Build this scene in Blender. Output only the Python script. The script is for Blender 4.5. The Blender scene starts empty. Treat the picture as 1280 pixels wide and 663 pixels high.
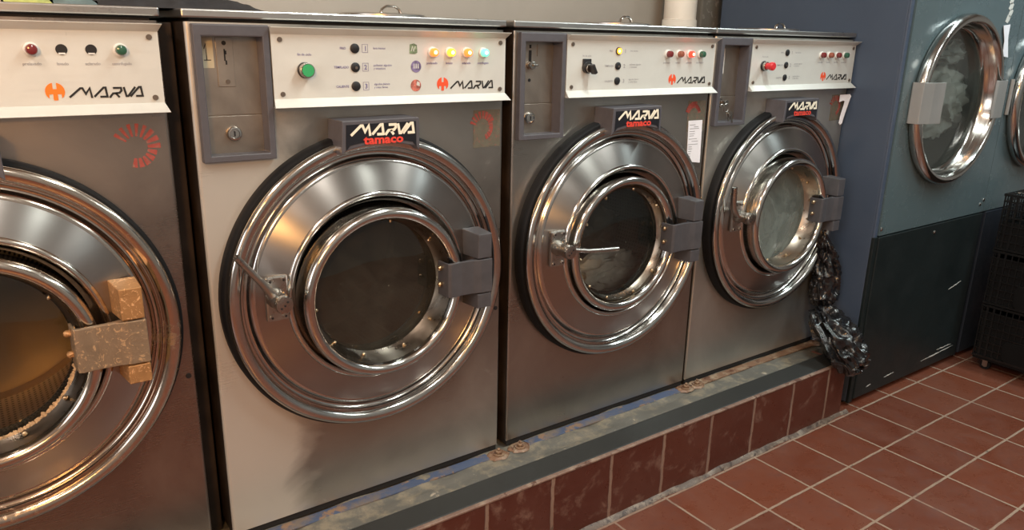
import bpy, bmesh, math, random
from mathutils import Vector, Matrix, noise
random.seed(7)
sc = bpy.context.scene
COL = sc.collection
PI = math.pi

# ------------------------------------------------------------------ camera
cam_d = bpy.data.cameras.new('camera'); cam = bpy.data.objects.new('camera', cam_d); COL.objects.link(cam)
cam_d.sensor_fit = 'HORIZONTAL'; cam_d.sensor_width = 36.0; cam_d.lens = 954.15 / 1280 * 36.0
cam_d.clip_start = 0.01
_r = Vector((0.81237702, -0.58277856, 0.02031545)); _u = Vector((0.15071447, 0.24349153, 0.95812161)); _f = Vector((0.56331938, 0.77529415, -0.28564008))
m = Matrix.Identity(4)
for i in range(3):
    m[i][0], m[i][1], m[i][2] = _r[i], _u[i], -_f[i]
m[0][3], m[1][3], m[2][3] = -0.36131, -1.52293, 1.28576
cam.matrix_world = m
sc.camera = cam

# ------------------------------------------------------------------ light, exposure
w = bpy.data.worlds.new('world'); sc.world = w; w.use_nodes = True
w.node_tree.nodes['Background'].inputs[0].default_value = (0.8, 0.85, 1.0, 1)
w.node_tree.nodes['Background'].inputs[1].default_value = 0.05
vs = sc.view_settings
vs.view_transform = 'Standard'; vs.look = 'None'; vs.gamma = 1.0; vs.use_curve_mapping = False
vs.exposure = 0.0

def area(name, loc, target, sx, sy, power, color):
    d = bpy.data.lights.new(name, 'AREA'); d.shape = 'RECTANGLE'; d.size = sx; d.size_y = sy
    d.energy = power; d.color = color
    o = bpy.data.objects.new(name, d); COL.objects.link(o); o.location = loc
    o.rotation_euler = (Vector(target) - Vector(loc)).to_track_quat('-Z', 'Y').to_euler()
    return o
CEIL = 2.72
LAMPS = [  # ceiling tubes in the aisle: x, y, power, colour
    (-1.05, -1.05, 26, (1.0, 0.82, 0.68)),
    (1.05, -1.0, 33, (0.90, 0.97, 0.91)),
    (3.05, -0.95, 36, (0.78, 0.95, 0.97)),
    (0.2, -2.35, 18, (0.97, 0.93, 0.85)),
    (2.6, -2.35, 20, (0.92, 0.97, 0.93)),
]
for i, (x, y, p, c) in enumerate(LAMPS):
    area('tube_light', (x, y, CEIL - 0.09), (x, y, 0), 0.10, 1.15, p, c)
# warm incandescent lamp low on the opposite wall, and an added side light for the steel to reflect
area('wall_lamp_light', (-1.3, -2.75, 1.95), (-0.2, 0, 0.9), 0.35, 0.35, 42, (1.0, 0.50, 0.17))
area('added_side_light', (-2.9, -1.6, 1.55), (0.6, -0.6, 1.0), 1.5, 1.3, 24, (0.98, 0.96, 0.95))

# ------------------------------------------------------------------ materials
MATS = {}
def nmat(name):
    mt = bpy.data.materials.new(name); mt.use_nodes = True; MATS[name] = mt
    nt = mt.node_tree; b = nt.nodes['Principled BSDF']
    return mt, nt, b
def N(nt, t, **kw):
    n = nt.nodes.new(t)
    for k, v in kw.items():
        setattr(n, k, v)
    return n
def ramp(nt, src, stops):
    r = N(nt, 'ShaderNodeValToRGB'); e = r.color_ramp.elements
    while len(e) < len(stops): e.new(0.5)
    for el, (p, c) in zip(e, stops):
        el.position = p; el.color = (c if len(c) == 4 else (*c, 1))
    nt.links.new(src, r.inputs[0]); return r
def coords(nt, scale=(1, 1, 1), loc=(0, 0, 0), src='Object'):
    tc = N(nt, 'ShaderNodeTexCoord'); mp = N(nt, 'ShaderNodeMapping')
    mp.inputs['Scale'].default_value = scale; mp.inputs['Location'].default_value = loc
    nt.links.new(tc.outputs[src], mp.inputs[0]); return mp.outputs[0]
def noise_tex(nt, vec, scale, detail=4, rough=0.55, dist=0.0):
    n = N(nt, 'ShaderNodeTexNoise'); n.inputs['Scale'].default_value = scale
    n.inputs['Detail'].default_value = detail; n.inputs['Roughness'].default_value = rough
    n.inputs['Distortion'].default_value = dist
    nt.links.new(vec, n.inputs['Vector']); return n.outputs['Fac']
def mixc(nt, fac, a, b):
    mx = N(nt, 'ShaderNodeMix', data_type='RGBA')
    if isinstance(fac, (int, float)): mx.inputs[0].default_value = fac
    else: nt.links.new(fac, mx.inputs[0])
    for k, v in ((6, a), (7, b)):
        if isinstance(v, tuple): mx.inputs[k].default_value = (*v[:3], 1)
        else: nt.links.new(v, mx.inputs[k])
    return mx.outputs[2]
def bump(nt, b, h, strength=0.3, dist=0.002):
    bp = N(nt, 'ShaderNodeBump'); bp.inputs['Strength'].default_value = strength; bp.inputs['Distance'].default_value = dist
    nt.links.new(h, bp.inputs['Height']); nt.links.new(bp.outputs[0], b.inputs['Normal'])
def flat(name, col, rough=0.5, metal=0.0, var=0.12, nscale=18, bmp=0.0, emis=None, espow=0, coat=0, spec=0.5):
    mt, nt, b = nmat(name)
    v = coords(nt); n = noise_tex(nt, v, nscale)
    dark = tuple(c * (1 - var) for c in col); lite = tuple(min(1, c * (1 + var)) for c in col)
    r = ramp(nt, n, [(0.3, dark), (0.7, lite)])
    nt.links.new(r.outputs[0], b.inputs['Base Color'])
    b.inputs['Roughness'].default_value = rough; b.inputs['Metallic'].default_value = metal
    b.inputs['Specular IOR Level'].default_value = spec
    if coat: b.inputs['Coat Weight'].default_value = coat
    if bmp: bump(nt, b, n, bmp)
    if emis:
        b.inputs['Emission Color'].default_value = (*emis, 1); b.inputs['Emission Strength'].default_value = espow
    return mt
def steel(name, c0, c1, r0, r1, metal=1.0, brush=(3, 3, 260), smear=2.5, aniso=0, dirt=None, dirt_lo=0.62, bstr=0):
    """brushed sheet steel: long fine scratches plus cloudy smears in colour and gloss"""
    mt, nt, b = nmat(name)
    v = coords(nt); vb = coords(nt, brush)
    cl = noise_tex(nt, v, smear, 6, 0.6, 0.6)
    fine = noise_tex(nt, vb, 3.0, 2, 0.5)
    col = ramp(nt, cl, [(0.32, c0), (0.68, c1)]).outputs[0]
    if dirt:
        d = noise_tex(nt, v, smear * 5, 8, 0.7, 0.4)
        dr = ramp(nt, d, [(dirt_lo, (0, 0, 0)), (dirt_lo + 0.1, (1, 1, 1))])
        col = mixc(nt, dr.outputs[0], col, dirt)
        mrm = ramp(nt, d, [(dirt_lo, (metal,) * 3), (dirt_lo + 0.1, (metal * 0.4,) * 3)])
        nt.links.new(mrm.outputs[0], b.inputs['Metallic'])
    else:
        b.inputs['Metallic'].default_value = metal
    nt.links.new(col, b.inputs['Base Color'])
    mx = N(nt, 'ShaderNodeMath', operation='ADD'); mx.use_clamp = True
    nt.links.new(cl, mx.inputs[0])
    ml = N(nt, 'ShaderNodeMath', operation='MULTIPLY_ADD'); nt.links.new(fine, ml.inputs[0]); ml.inputs[1].default_value = 0.3; ml.inputs[2].default_value = -0.15
    nt.links.new(ml.outputs[0], mx.inputs[1])
    rr = ramp(nt, mx.outputs[0], [(0.25, (r0,) * 3), (0.75, (r1,) * 3)])
    nt.links.new(rr.outputs[0], b.inputs['Roughness'])
    if aniso:
        b.inputs['Anisotropic'].default_value = aniso
    if bstr: bump(nt, b, fine, bstr, 0.001)
    return mt
# the sheet steel of each machine
steel('steel_brown', (0.27, 0.225, 0.20), (0.43, 0.375, 0.335), 0.22, 0.36, metal=0.98, dirt=(0.34, 0.29, 0.25), dirt_lo=0.68)
steel('steel_pale', (0.27, 0.258, 0.238), (0.40, 0.38, 0.35), 0.24, 0.40, metal=0.95, dirt=(0.5, 0.47, 0.42), dirt_lo=0.66)
def pale_edges(name, col):
    """paler, less metallic tone along the left fold of the sheet and near its foot"""
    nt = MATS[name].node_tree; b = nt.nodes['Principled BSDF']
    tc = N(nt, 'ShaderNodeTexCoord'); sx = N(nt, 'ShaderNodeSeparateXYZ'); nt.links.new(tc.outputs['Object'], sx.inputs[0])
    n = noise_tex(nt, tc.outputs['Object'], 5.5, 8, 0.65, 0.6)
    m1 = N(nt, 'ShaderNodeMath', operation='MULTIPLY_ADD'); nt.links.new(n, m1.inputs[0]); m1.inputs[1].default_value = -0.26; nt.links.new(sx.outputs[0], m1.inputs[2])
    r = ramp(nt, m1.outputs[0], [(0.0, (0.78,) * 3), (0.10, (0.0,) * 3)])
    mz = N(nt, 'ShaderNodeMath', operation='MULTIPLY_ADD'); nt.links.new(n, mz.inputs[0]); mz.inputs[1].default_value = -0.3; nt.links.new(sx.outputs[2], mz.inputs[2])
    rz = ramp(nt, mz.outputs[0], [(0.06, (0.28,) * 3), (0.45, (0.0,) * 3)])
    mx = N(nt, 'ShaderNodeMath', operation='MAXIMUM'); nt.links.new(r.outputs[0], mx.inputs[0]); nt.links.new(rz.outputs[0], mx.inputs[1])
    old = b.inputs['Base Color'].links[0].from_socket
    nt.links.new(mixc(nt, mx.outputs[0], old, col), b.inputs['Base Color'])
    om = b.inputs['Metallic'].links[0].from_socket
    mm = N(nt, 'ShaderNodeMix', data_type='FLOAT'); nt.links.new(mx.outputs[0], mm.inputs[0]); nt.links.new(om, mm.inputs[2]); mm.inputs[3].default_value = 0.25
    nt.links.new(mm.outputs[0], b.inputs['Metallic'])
pale_edges('steel_pale', (0.60, 0.575, 0.53))
steel('steel_grey', (0.33, 0.31, 0.285), (0.47, 0.445, 0.41), 0.24, 0.38, metal=0.97, brush=(3, 3, 220), dirt=(0.4, 0.36, 0.32), dirt_lo=0.70)
steel('steel_cool', (0.43, 0.425, 0.395), (0.60, 0.59, 0.555), 0.28, 0.44, metal=0.88, dirt=(0.5, 0.48, 0.45), dirt_lo=0.70)
steel('steel_lid', (0.5, 0.48, 0.46), (0.62, 0.6, 0.58), 0.25, 0.4)
steel('latch_steel', (0.34, 0.34, 0.335), (0.42, 0.42, 0.415), 0.4, 0.55, metal=0.6)
steel('coin_plate_steel', (0.31, 0.27, 0.235), (0.42, 0.375, 0.33), 0.30, 0.46, metal=0.9, smear=9)
def polished(name, col, rough=0.12, var=0.10, smear=14, stain=None):
    mt, nt, b = nmat(name)
    v = coords(nt); n = noise_tex(nt, v, smear, 6, 0.65, 0.8)
    c = ramp(nt, n, [(0.3, tuple(x * (1 - var) for x in col)), (0.7, col)]).outputs[0]
    if stain:
        s = noise_tex(nt, v, smear * 1.4, 7, 0.7, 0.5)
        sr = ramp(nt, s, [(0.60, (0, 0, 0)), (0.68, (1, 1, 1))])
        c = mixc(nt, sr.outputs[0], c, stain)
        rr = ramp(nt, s, [(0.58, (rough,) * 3), (0.7, (0.55,) * 3)])
    else:
        rr = ramp(nt, n, [(0.3, (rough * 0.8,) * 3), (0.75, (rough * 1.7,) * 3)])
    nt.links.new(c, b.inputs['Base Color']); nt.links.new(rr.outputs[0], b.inputs['Roughness'])
    b.inputs['Metallic'].default_value = 1.0
    return mt
polished('chrome', (0.62, 0.60, 0.57), 0.13)
polished('chrome_worn', (0.66, 0.58, 0.50), 0.15, stain=(0.52, 0.38, 0.26))
polished('knob_metal', (0.45, 0.42, 0.385), 0.24)
polished('satin', (0.38, 0.33, 0.275), 0.27, var=0.25)
def spun(name, c, rough):
    """disc turned on a lathe: circular brushing that stretches highlights into radial streaks"""
    mt, nt, b = nmat(name)
    tc = N(nt, 'ShaderNodeTexCoord'); sx = N(nt, 'ShaderNodeSeparateXYZ'); nt.links.new(tc.outputs['Object'], sx.inputs[0])
    cb = N(nt, 'ShaderNodeCombineXYZ'); nt.links.new(sx.outputs[0], cb.inputs[0]); nt.links.new(sx.outputs[2], cb.inputs[1])
    ln = N(nt, 'ShaderNodeVectorMath', operation='LENGTH'); nt.links.new(cb.outputs[0], ln.inputs[0])
    n = N(nt, 'ShaderNodeTexNoise', noise_dimensions='1D'); n.inputs['Scale'].default_value = 500; n.inputs['Detail'].default_value = 3
    nt.links.new(ln.outputs['Value'], n.inputs['W'])
    v = coords(nt); cl = noise_tex(nt, v, 6, 5, 0.6, 0.5)
    col = ramp(nt, cl, [(0.3, tuple(x * 0.86 for x in c)), (0.7, c)]).outputs[0]
    nt.links.new(col, b.inputs['Base Color'])
    rr = ramp(nt, n.outputs['Fac'], [(0.3, (rough * 0.96,) * 3), (0.7, (rough * 1.05,) * 3)])
    nt.links.new(rr.outputs[0], b.inputs['Roughness'])
    b.inputs['Metallic'].default_value = 1.0; b.inputs['Anisotropic'].default_value = 0.92
    tg = N(nt, 'ShaderNodeTangent', direction_type='RADIAL', axis='Y'); nt.links.new(tg.outputs[0], b.inputs['Tangent'])
    b.inputs['Anisotropic Rotation'].default_value = 0.25
    return mt
spun('spun_steel', (0.46, 0.437, 0.415), 0.33)
flat('rubber', (0.006, 0.006, 0.007), 0.6, var=0.2, spec=0.25)
flat('dark_gap', (0.012, 0.011, 0.011), 0.7)
flat('side_black', (0.030, 0.020, 0.014), 0.6, var=0.6, nscale=9, spec=0.3)
flat('grey_plastic', (0.084, 0.083, 0.097), 0.42, var=0.08, bmp=0.05, nscale=60)
flat('hinge_grey', (0.066, 0.065, 0.073), 0.42, var=0.15, nscale=30)
flat('badge_black', (0.012, 0.013, 0.018), 0.3)
flat('cream_print', (0.85, 0.80, 0.66), 0.5, var=0.03)
flat('red_print', (0.72, 0.06, 0.04), 0.5, var=0.05)
flat('ink_black', (0.012, 0.012, 0.013), 0.6)
flat('ink_blue', (0.13, 0.12, 0.30), 0.6)
flat('ink_faded', (0.33, 0.33, 0.36), 0.6)
flat('emblem_orange', (0.85, 0.20, 0.02), 0.5, var=0.04)
flat('emblem_red', (0.78, 0.09, 0.03), 0.5, var=0.04)
flat('screw_metal', (0.22, 0.18, 0.15), 0.4, metal=0.8)
flat('rivet_brass', (0.60, 0.46, 0.30), 0.3, metal=1.0)
flat('hole_black', (0.01, 0.01, 0.012), 0.5)
flat('lens_red_off', (0.16, 0.022, 0.024), 0.2, coat=0.5)
flat('lens_orange_off', (0.26, 0.08, 0.05), 0.2, coat=0.5)
flat('lens_green_off', (0.028, 0.10, 0.062), 0.2, coat=0.5)
flat('lens_red_lit', (0.8, 0.03, 0.02), 0.3, emis=(1.0, 0.04, 0.02), espow=2.2)
flat('lens_orange_lit', (0.9, 0.2, 0.03), 0.3, emis=(1.0, 0.16, 0.03), espow=2.0)
flat('lens_amber_lit', (0.9, 0.4, 0.03), 0.3, emis=(1.0, 0.36, 0.03), espow=2.4)
flat('lens_green_lit', (0.2, 0.8, 0.5), 0.3, emis=(0.12, 0.85, 0.5), espow=1.2)
flat('bulb_glow', (1, 0.9, 0.6), 0.3, emis=(1.0, 0.75, 0.35), espow=5)
flat('bulb_glow_green', (0.8, 1, 0.9), 0.3, emis=(0.6, 1.0, 0.85), espow=3)
flat('button_green', (0.04, 0.36, 0.13), 0.4, var=0.05)
flat('button_red', (0.62, 0.03, 0.04), 0.35, var=0.05)
flat('black_plastic', (0.02, 0.02, 0.022), 0.35)
flat('paper_white', (0.80, 0.80, 0.86), 0.8, var=0.04)
flat('paper_yellow', (0.62, 0.57, 0.42), 0.8, var=0.08)
flat('sticker_green', (0.16, 0.22, 0.13), 0.6, var=0.7, nscale=140)
flat('sticker_violet', (0.17, 0.14, 0.27), 0.5, var=0.5, nscale=160)
flat('sticker_orange', (0.42, 0.13, 0.10), 0.5, var=0.7, nscale=120)
def panel_mat(name, col, metal=0.25, rough=0.42):
    mt, nt, b = nmat(name)
    v = coords(nt); n = noise_tex(nt, v, 5, 7, 0.65, 0.3); n2 = noise_tex(nt, coords(nt, (4, 4, 90)), 3, 3)
    c = ramp(nt, n, [(0.28, tuple(x * 0.88 for x in col)), (0.7, col)]).outputs[0]
    s = noise_tex(nt, v, 46, 4, 0.7); sr = ramp(nt, s, [(0.70, (0, 0, 0)), (0.76, (1, 1, 1))])
    c = mixc(nt, sr.outputs[0], c, tuple(x * 0.8 for x in col))
    nt.links.new(c, b.inputs['Base Color']); b.inputs['Metallic'].default_value = metal
    rr = ramp(nt, n2, [(0.3, (rough * 0.85,) * 3), (0.7, (rough * 1.2,) * 3)]); nt.links.new(rr.outputs[0], b.inputs['Roughness'])
    return mt
panel_mat('panel_alu', (0.71, 0.725, 0.695))
def decal_sheet(name, col, red):
    mt, nt, b = nmat(name)
    v = coords(nt); n = noise_tex(nt, v, 60, 8, 0.75)
    c = ramp(nt, n, [(0.35, tuple(x * 0.7 for x in col)), (0.7, col)]).outputs[0]
    r2 = noise_tex(nt, v, 130, 6, 0.7); rr = ramp(nt, r2, [(0.55, (0, 0, 0)), (0.62, (1, 1, 1))])
    c = mixc(nt, rr.outputs[0], c, red)
    nt.links.new(c, b.inputs['Base Color']); b.inputs['Roughness'].default_value = 0.6; b.inputs['Metallic'].default_value = 0.1
decal_sheet('decal_sheet', (0.15, 0.14, 0.105), (0.22, 0.10, 0.08))
decal_sheet('decal_red', (0.40, 0.075, 0.06), (0.24, 0.15, 0.12))
def corroded(name, base, rust):
    mt, nt, b = nmat(name)
    v = coords(nt); n = noise_tex(nt, v, 22, 9, 0.7, 1.2); n2 = noise_tex(nt, v, 60, 7, 0.7, 2.2)
    c = ramp(nt, n, [(0.3, tuple(x * 0.75 for x in base)), (0.62, base), (0.75, rust)]).outputs[0]
    rr = ramp(nt, n2, [(0.56, (0, 0, 0)), (0.6, (1, 1, 1))])
    c = mixc(nt, rr.outputs[0], c, tuple(min(1, x * 1.35) for x in rust))
    nt.links.new(c, b.inputs['Base Color']); b.inputs['Roughness'].default_value = 0.45; b.inputs['Metallic'].default_value = 0.45
    bump(nt, b, n2, 0.5, 0.002)
corroded('hinge_tan', (0.46, 0.25, 0.105), (0.60, 0.37, 0.19))
corroded('hinge_worn', (0.30, 0.225, 0.155), (0.42, 0.29, 0.17))
def glassy(name, tint, gloss=0.10, haze=0.0, hazecol=(0.3, 0.33, 0.3)):
    mt = bpy.data.materials.new(name); mt.use_nodes = True; MATS[name] = mt; nt = mt.node_tree
    nt.nodes.remove(nt.nodes['Principled BSDF']); out = nt.nodes['Material Output']
    tr = N(nt, 'ShaderNodeBsdfTransparent'); tr.inputs[0].default_value = (*tint, 1)
    gl = N(nt, 'ShaderNodeBsdfGlossy'); gl.inputs['Roughness'].default_value = 0.03
    fr = N(nt, 'ShaderNodeFresnel'); fr.inputs[0].default_value = 1.5
    ad = N(nt, 'ShaderNodeMath', operation='ADD'); ad.inputs[1].default_value = gloss * 0.3; nt.links.new(fr.outputs[0], ad.inputs[0])
    m1 = N(nt, 'ShaderNodeMixShader'); nt.links.new(ad.outputs[0], m1.inputs[0]); nt.links.new(tr.outputs[0], m1.inputs[1]); nt.links.new(gl.outputs[0], m1.inputs[2])
    df = N(nt, 'ShaderNodeBsdfDiffuse'); v = coords(nt); n = noise_tex(nt, v, 7, 6, 0.6, 1.0)
    df.inputs[0].default_value = (*hazecol, 1)
    sp = N(nt, 'ShaderNodeTexVoronoi'); sp.inputs['Scale'].default_value = 34; nt.links.new(v, sp.inputs['Vector'])
    dots = ramp(nt, sp.outputs['Distance'], [(0.03, (0.8,) * 3), (0.05, (0,) * 3)])
    rnd = noise_tex(nt, v, 11, 2); rs = ramp(nt, rnd, [(0.56, (0,) * 3), (0.57, (1,) * 3)])
    mu = N(nt, 'ShaderNodeMath', operation='MULTIPLY'); nt.links.new(dots.outputs[0], mu.inputs[0]); nt.links.new(rs.outputs[0], mu.inputs[1])
    hz = ramp(nt, n, [(0.3, (haze * 0.5,) * 3), (0.75, (haze * 1.4,) * 3)])
    mxx = N(nt, 'ShaderNodeMath', operation='MAXIMUM'); nt.links.new(hz.outputs[0], mxx.inputs[0]); nt.links.new(mu.outputs[0], mxx.inputs[1])
    m2 = N(nt, 'ShaderNodeMixShader'); nt.links.new(mxx.outputs[0], m2.inputs[0]); nt.links.new(m1.outputs[0], m2.inputs[1]); nt.links.new(df.outputs[0], m2.inputs[2])
    nt.links.new(m2.outputs[0], out.inputs[0])
glassy('glass_dark', (0.16, 0.155, 0.13), haze=0.13, hazecol=(0.20, 0.19, 0.155))
glassy('glass_clear', (0.85, 0.85, 0.82), haze=0.03)
glassy('glass_reflect_haze', (0.8, 0.86, 0.83), haze=0.48, hazecol=(0.30, 0.35, 0.33))  # grey-green diffuse haze paints the pale reflection on this window
glassy('glass_dryer', (0.85, 0.9, 0.88), haze=0.10)
def drum_mat(name, c, rough=0.35):
    mt, nt, b = nmat(name)
    tc = N(nt, 'ShaderNodeTexCoord'); mp = N(nt, 'ShaderNodeMapping'); nt.links.new(tc.outputs['UV'], mp.inputs[0])
    mp.inputs['Scale'].default_value = (150, 85, 1)
    fr = N(nt, 'ShaderNodeVectorMath', operation='FRACTION'); nt.links.new(mp.outputs[0], fr.inputs[0])
    sb = N(nt, 'ShaderNodeVectorMath', operation='SUBTRACT'); nt.links.new(fr.outputs[0], sb.inputs[0]); sb.inputs[1].default_value = (0.5, 0.5, 0)
    ln = N(nt, 'ShaderNodeVectorMath', operation='LENGTH'); nt.links.new(sb.outputs[0], ln.inputs[0])
    r = ramp(nt, ln.outputs['Value'], [(0.24, (0.01, 0.01, 0.01)), (0.30, c)])
    nt.links.new(r.outputs[0], b.inputs['Base Color']); b.inputs['Metallic'].default_value = 0.9; b.inputs['Roughness'].default_value = rough
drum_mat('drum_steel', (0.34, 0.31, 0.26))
flat('drum_glow_tint', (0.42, 0.32, 0.18), 0.35, metal=0.8, var=0.15, nscale=4)  # golden tint paints the warm glow on the drum's back
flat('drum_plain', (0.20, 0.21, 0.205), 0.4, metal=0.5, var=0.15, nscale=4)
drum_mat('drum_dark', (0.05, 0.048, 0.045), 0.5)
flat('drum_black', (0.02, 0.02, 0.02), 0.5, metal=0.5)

def tiles_mat(name, plane, origin, size, cols, grout, stain, mortar=0.0042, gloss=(0.22, 0.5), jag=0.002):
    """square quarry tiles, joints laid through `origin`; plane 'XY' or 'XZ'"""
    mt, nt, b = nmat(name)
    tc = N(nt, 'ShaderNodeTexCoord'); sx = N(nt, 'ShaderNodeSeparateXYZ'); nt.links.new(tc.outputs['Object'], sx.inputs[0])
    cb = N(nt, 'ShaderNodeCombineXYZ'); nt.links.new(sx.outputs[0], cb.inputs[0]); nt.links.new(sx.outputs[1 if plane == 'XY' else 2], cb.inputs[1])
    mp = N(nt, 'ShaderNodeMapping'); mp.inputs['Location'].default_value = (-origin[0], -origin[1], 0); nt.links.new(cb.outputs[0], mp.inputs[0])
    nz = N(nt, 'ShaderNodeTexNoise'); nz.inputs['Scale'].default_value = 26; nt.links.new(mp.outputs[0], nz.inputs['Vector'])
    ns = N(nt, 'ShaderNodeVectorMath', operation='MULTIPLY_ADD'); nt.links.new(nz.outputs['Color'], ns.inputs[0])
    ns.inputs[1].default_value = (jag * 2,) * 3; nt.links.new(mp.outputs[0], ns.inputs[2])
    br = N(nt, 'ShaderNodeTexBrick'); br.offset = 0; br.squash = 1
    br.inputs['Scale'].default_value = 1; br.inputs['Brick Width'].default_value = size; br.inputs['Row Height'].default_value = size if plane == 'XY' else 10
    br.inputs['Mortar Size'].default_value = mortar; br.inputs['Mortar Smooth'].default_value = 0.35; br.inputs['Bias'].default_value = 0
    br.inputs['Color1'].default_value = (*cols[0], 1); br.inputs['Color2'].default_value = (*cols[1], 1); br.inputs['Mortar'].default_value = (*grout, 1)
    nt.links.new(ns.outputs[0], br.inputs['Vector'])
    v = mp.outputs[0]
    n1 = noise_tex(nt, v, 4.5, 8, 0.62, 0.8)
    n2 = noise_tex(nt, v, 13, 9, 0.72, 0.25)
    s1 = ramp(nt, n1, [(0.40, (0,) * 3), (0.75, (0.55,) * 3)]); c = mixc(nt, s1.outputs[0], br.outputs['Color'], cols[2])
    s2 = ramp(nt, n2, [(0.54, (0,) * 3), (0.72, (stain[1],) * 3)]); c = mixc(nt, s2.outputs[0], c, stain[0])
    n3 = noise_tex(nt, v, 30, 6, 0.7); s3 = ramp(nt, n3, [(0.60, (0,) * 3), (0.66, (0.8,) * 3)])
    gm = N(nt, 'ShaderNodeMath', operation='MULTIPLY'); nt.links.new(s3.outputs[0], gm.inputs[0]); nt.links.new(br.outputs['Fac'], gm.inputs[1])
    c = mixc(nt, gm.outputs[0], c, tuple(x * 0.35 for x in grout))
    nt.links.new(c, b.inputs['Base Color'])
    mx = N(nt, 'ShaderNodeMath', operation='MAXIMUM'); nt.links.new(br.outputs['Fac'], mx.inputs[0])
    rr = ramp(nt, n2, [(0.35, (gloss[0],) * 3), (0.7, (gloss[1],) * 3)]); nt.links.new(rr.outputs[0], mx.inputs[1]); nt.links.new(mx.outputs[0], b.inputs['Roughness'])
    inv = N(nt, 'ShaderNodeMath', operation='MULTIPLY_ADD'); nt.links.new(br.outputs['Fac'], inv.inputs[0]); inv.inputs[1].default_value = -1; inv.inputs[2].default_value = 1
    ad = N(nt, 'ShaderNodeMath', operation='MULTIPLY_ADD'); nt.links.new(n2, ad.inputs[0]); ad.inputs[1].default_value = 0.25; nt.links.new(inv.outputs[0], ad.inputs[2])
    bump(nt, b, ad.outputs[0], 0.5, 0.003)
TS = 0.205
tiles_mat('floor_tiles', 'XY', (1.369 + TS * 0 - 20 * TS, -0.4212 - 30 * TS), TS, ((0.112, 0.031, 0.017), (0.158, 0.047, 0.025), (0.18, 0.080, 0.056)),
          (0.29, 0.21, 0.155), ((0.10, 0.038, 0.028), 0.6), mortar=0.0045)
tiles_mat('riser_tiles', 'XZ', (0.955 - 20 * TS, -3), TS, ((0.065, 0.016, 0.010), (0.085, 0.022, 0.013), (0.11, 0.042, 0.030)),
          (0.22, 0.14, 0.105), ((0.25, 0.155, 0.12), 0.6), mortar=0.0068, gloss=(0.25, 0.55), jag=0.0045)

def painted(name, col, chip, lo=0.66, rough=0.5, scale=9, dirt=None, metal=0.0, dlo=0.5):
    mt, nt, b = nmat(name)
    v = coords(nt); n = noise_tex(nt, v, scale, 9, 0.7, 0.6); n2 = noise_tex(nt, v, scale * 0.4, 6, 0.6, 0.4)
    c = ramp(nt, n2, [(0.3, tuple(x * 0.82 for x in col)), (0.7, col)]).outputs[0]
    if dirt:
        d = ramp(nt, noise_tex(nt, v, scale * 0.8, 8, 0.72, 0.15), [(dlo, (0,) * 3), (dlo + 0.14, (1,) * 3)]); c = mixc(nt, d.outputs[0], c, dirt)
    s = ramp(nt, n, [(lo, (0,) * 3), (lo + 0.04, (1,) * 3)]); c = mixc(nt, s.outputs[0], c, chip)
    nt.links.new(c, b.inputs['Base Color']); b.inputs['Roughness'].default_value = rough; b.inputs['Metallic'].default_value = metal
    bump(nt, b, n, 0.3, 0.002)
painted('curb_top', (0.125, 0.12, 0.105), (0.38, 0.33, 0.26), lo=0.64, dirt=(0.22, 0.19, 0.14), scale=22, dlo=0.48)
painted('curb_edging', (0.025, 0.025, 0.0235), (0.34, 0.29, 0.24), lo=0.72, scale=14)
painted('rail_blue', (0.062, 0.088, 0.16), (0.22, 0.14, 0.09), lo=0.57, dirt=(0.15, 0.12, 0.10), scale=13, dlo=0.50)
painted('rail_rust', (0.20, 0.11, 0.065), (0.09, 0.035, 0.02), lo=0.56, dirt=(0.30, 0.23, 0.16), scale=30)
painted('grout_cap', (0.21, 0.13, 0.10), (0.10, 0.05, 0.035), lo=0.56, scale=30, dirt=(0.29, 0.22, 0.17))
painted('mortar_old', (0.12, 0.085, 0.065), (0.05, 0.03, 0.022), lo=0.55, scale=40, dirt=(0.22, 0.175, 0.135), dlo=0.48)
painted('plaster', (0.52, 0.50, 0.46), (0.42, 0.40, 0.37), lo=0.72, scale=3, rough=0.8)
painted('wall_light', (0.36, 0.35, 0.34), (0.28, 0.27, 0.26), lo=0.75, scale=3, rough=0.7)
painted('wall_dark', (0.10, 0.075, 0.06), (0.2, 0.15, 0.1), lo=0.75, scale=3, rough=0.6)
painted('concrete', (0.20, 0.19, 0.17), (0.30, 0.29, 0.27), lo=0.56, scale=26, rough=0.9)
painted('ceiling_paint', (0.62, 0.60, 0.56), (0.5, 0.5, 0.46), lo=0.75, scale=3, rough=0.8)
def enamel(name, c0, c1, rough=0.3, scuff=None):
    mt, nt, b = nmat(name)
    v = coords(nt); n = noise_tex(nt, v, 2.2, 6, 0.6, 0.5)
    c = ramp(nt, n, [(0.3, c0), (0.7, c1)]).outputs[0]
    if scuff:
        s = noise_tex(nt, coords(nt, (3, 3, 24)), 5, 9, 0.75, 0.5); sr = ramp(nt, s, [(0.68, (0,) * 3), (0.72, (1,) * 3)])
        c = mixc(nt, sr.outputs[0], c, scuff)
    nt.links.new(c, b.inputs['Base Color'])
    rr = ramp(nt, noise_tex(nt, v, 7, 6, 0.7), [(0.3, (rough * 0.8,) * 3), (0.7, (rough * 1.5,) * 3)]); nt.links.new(rr.outputs[0], b.inputs['Roughness'])
    if 'lower' in name: b.inputs['Specular IOR Level'].default_value = 0.3
enamel('dryer_teal', (0.072, 0.105, 0.118), (0.095, 0.135, 0.150), 0.22)
enamel('dryer_side', (0.046, 0.066, 0.106), (0.056, 0.079, 0.122), 0.42)
enamel('dryer_lower', (0.008, 0.0125, 0.0135), (0.013, 0.019, 0.0205), 0.36, scuff=(0.06, 0.08, 0.08))
enamel('dryer_lower_blue', (0.010, 0.014, 0.022), (0.014, 0.020, 0.030), 0.5)
flat('white_scratch', (0.55, 0.55, 0.52), 0.7)
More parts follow.
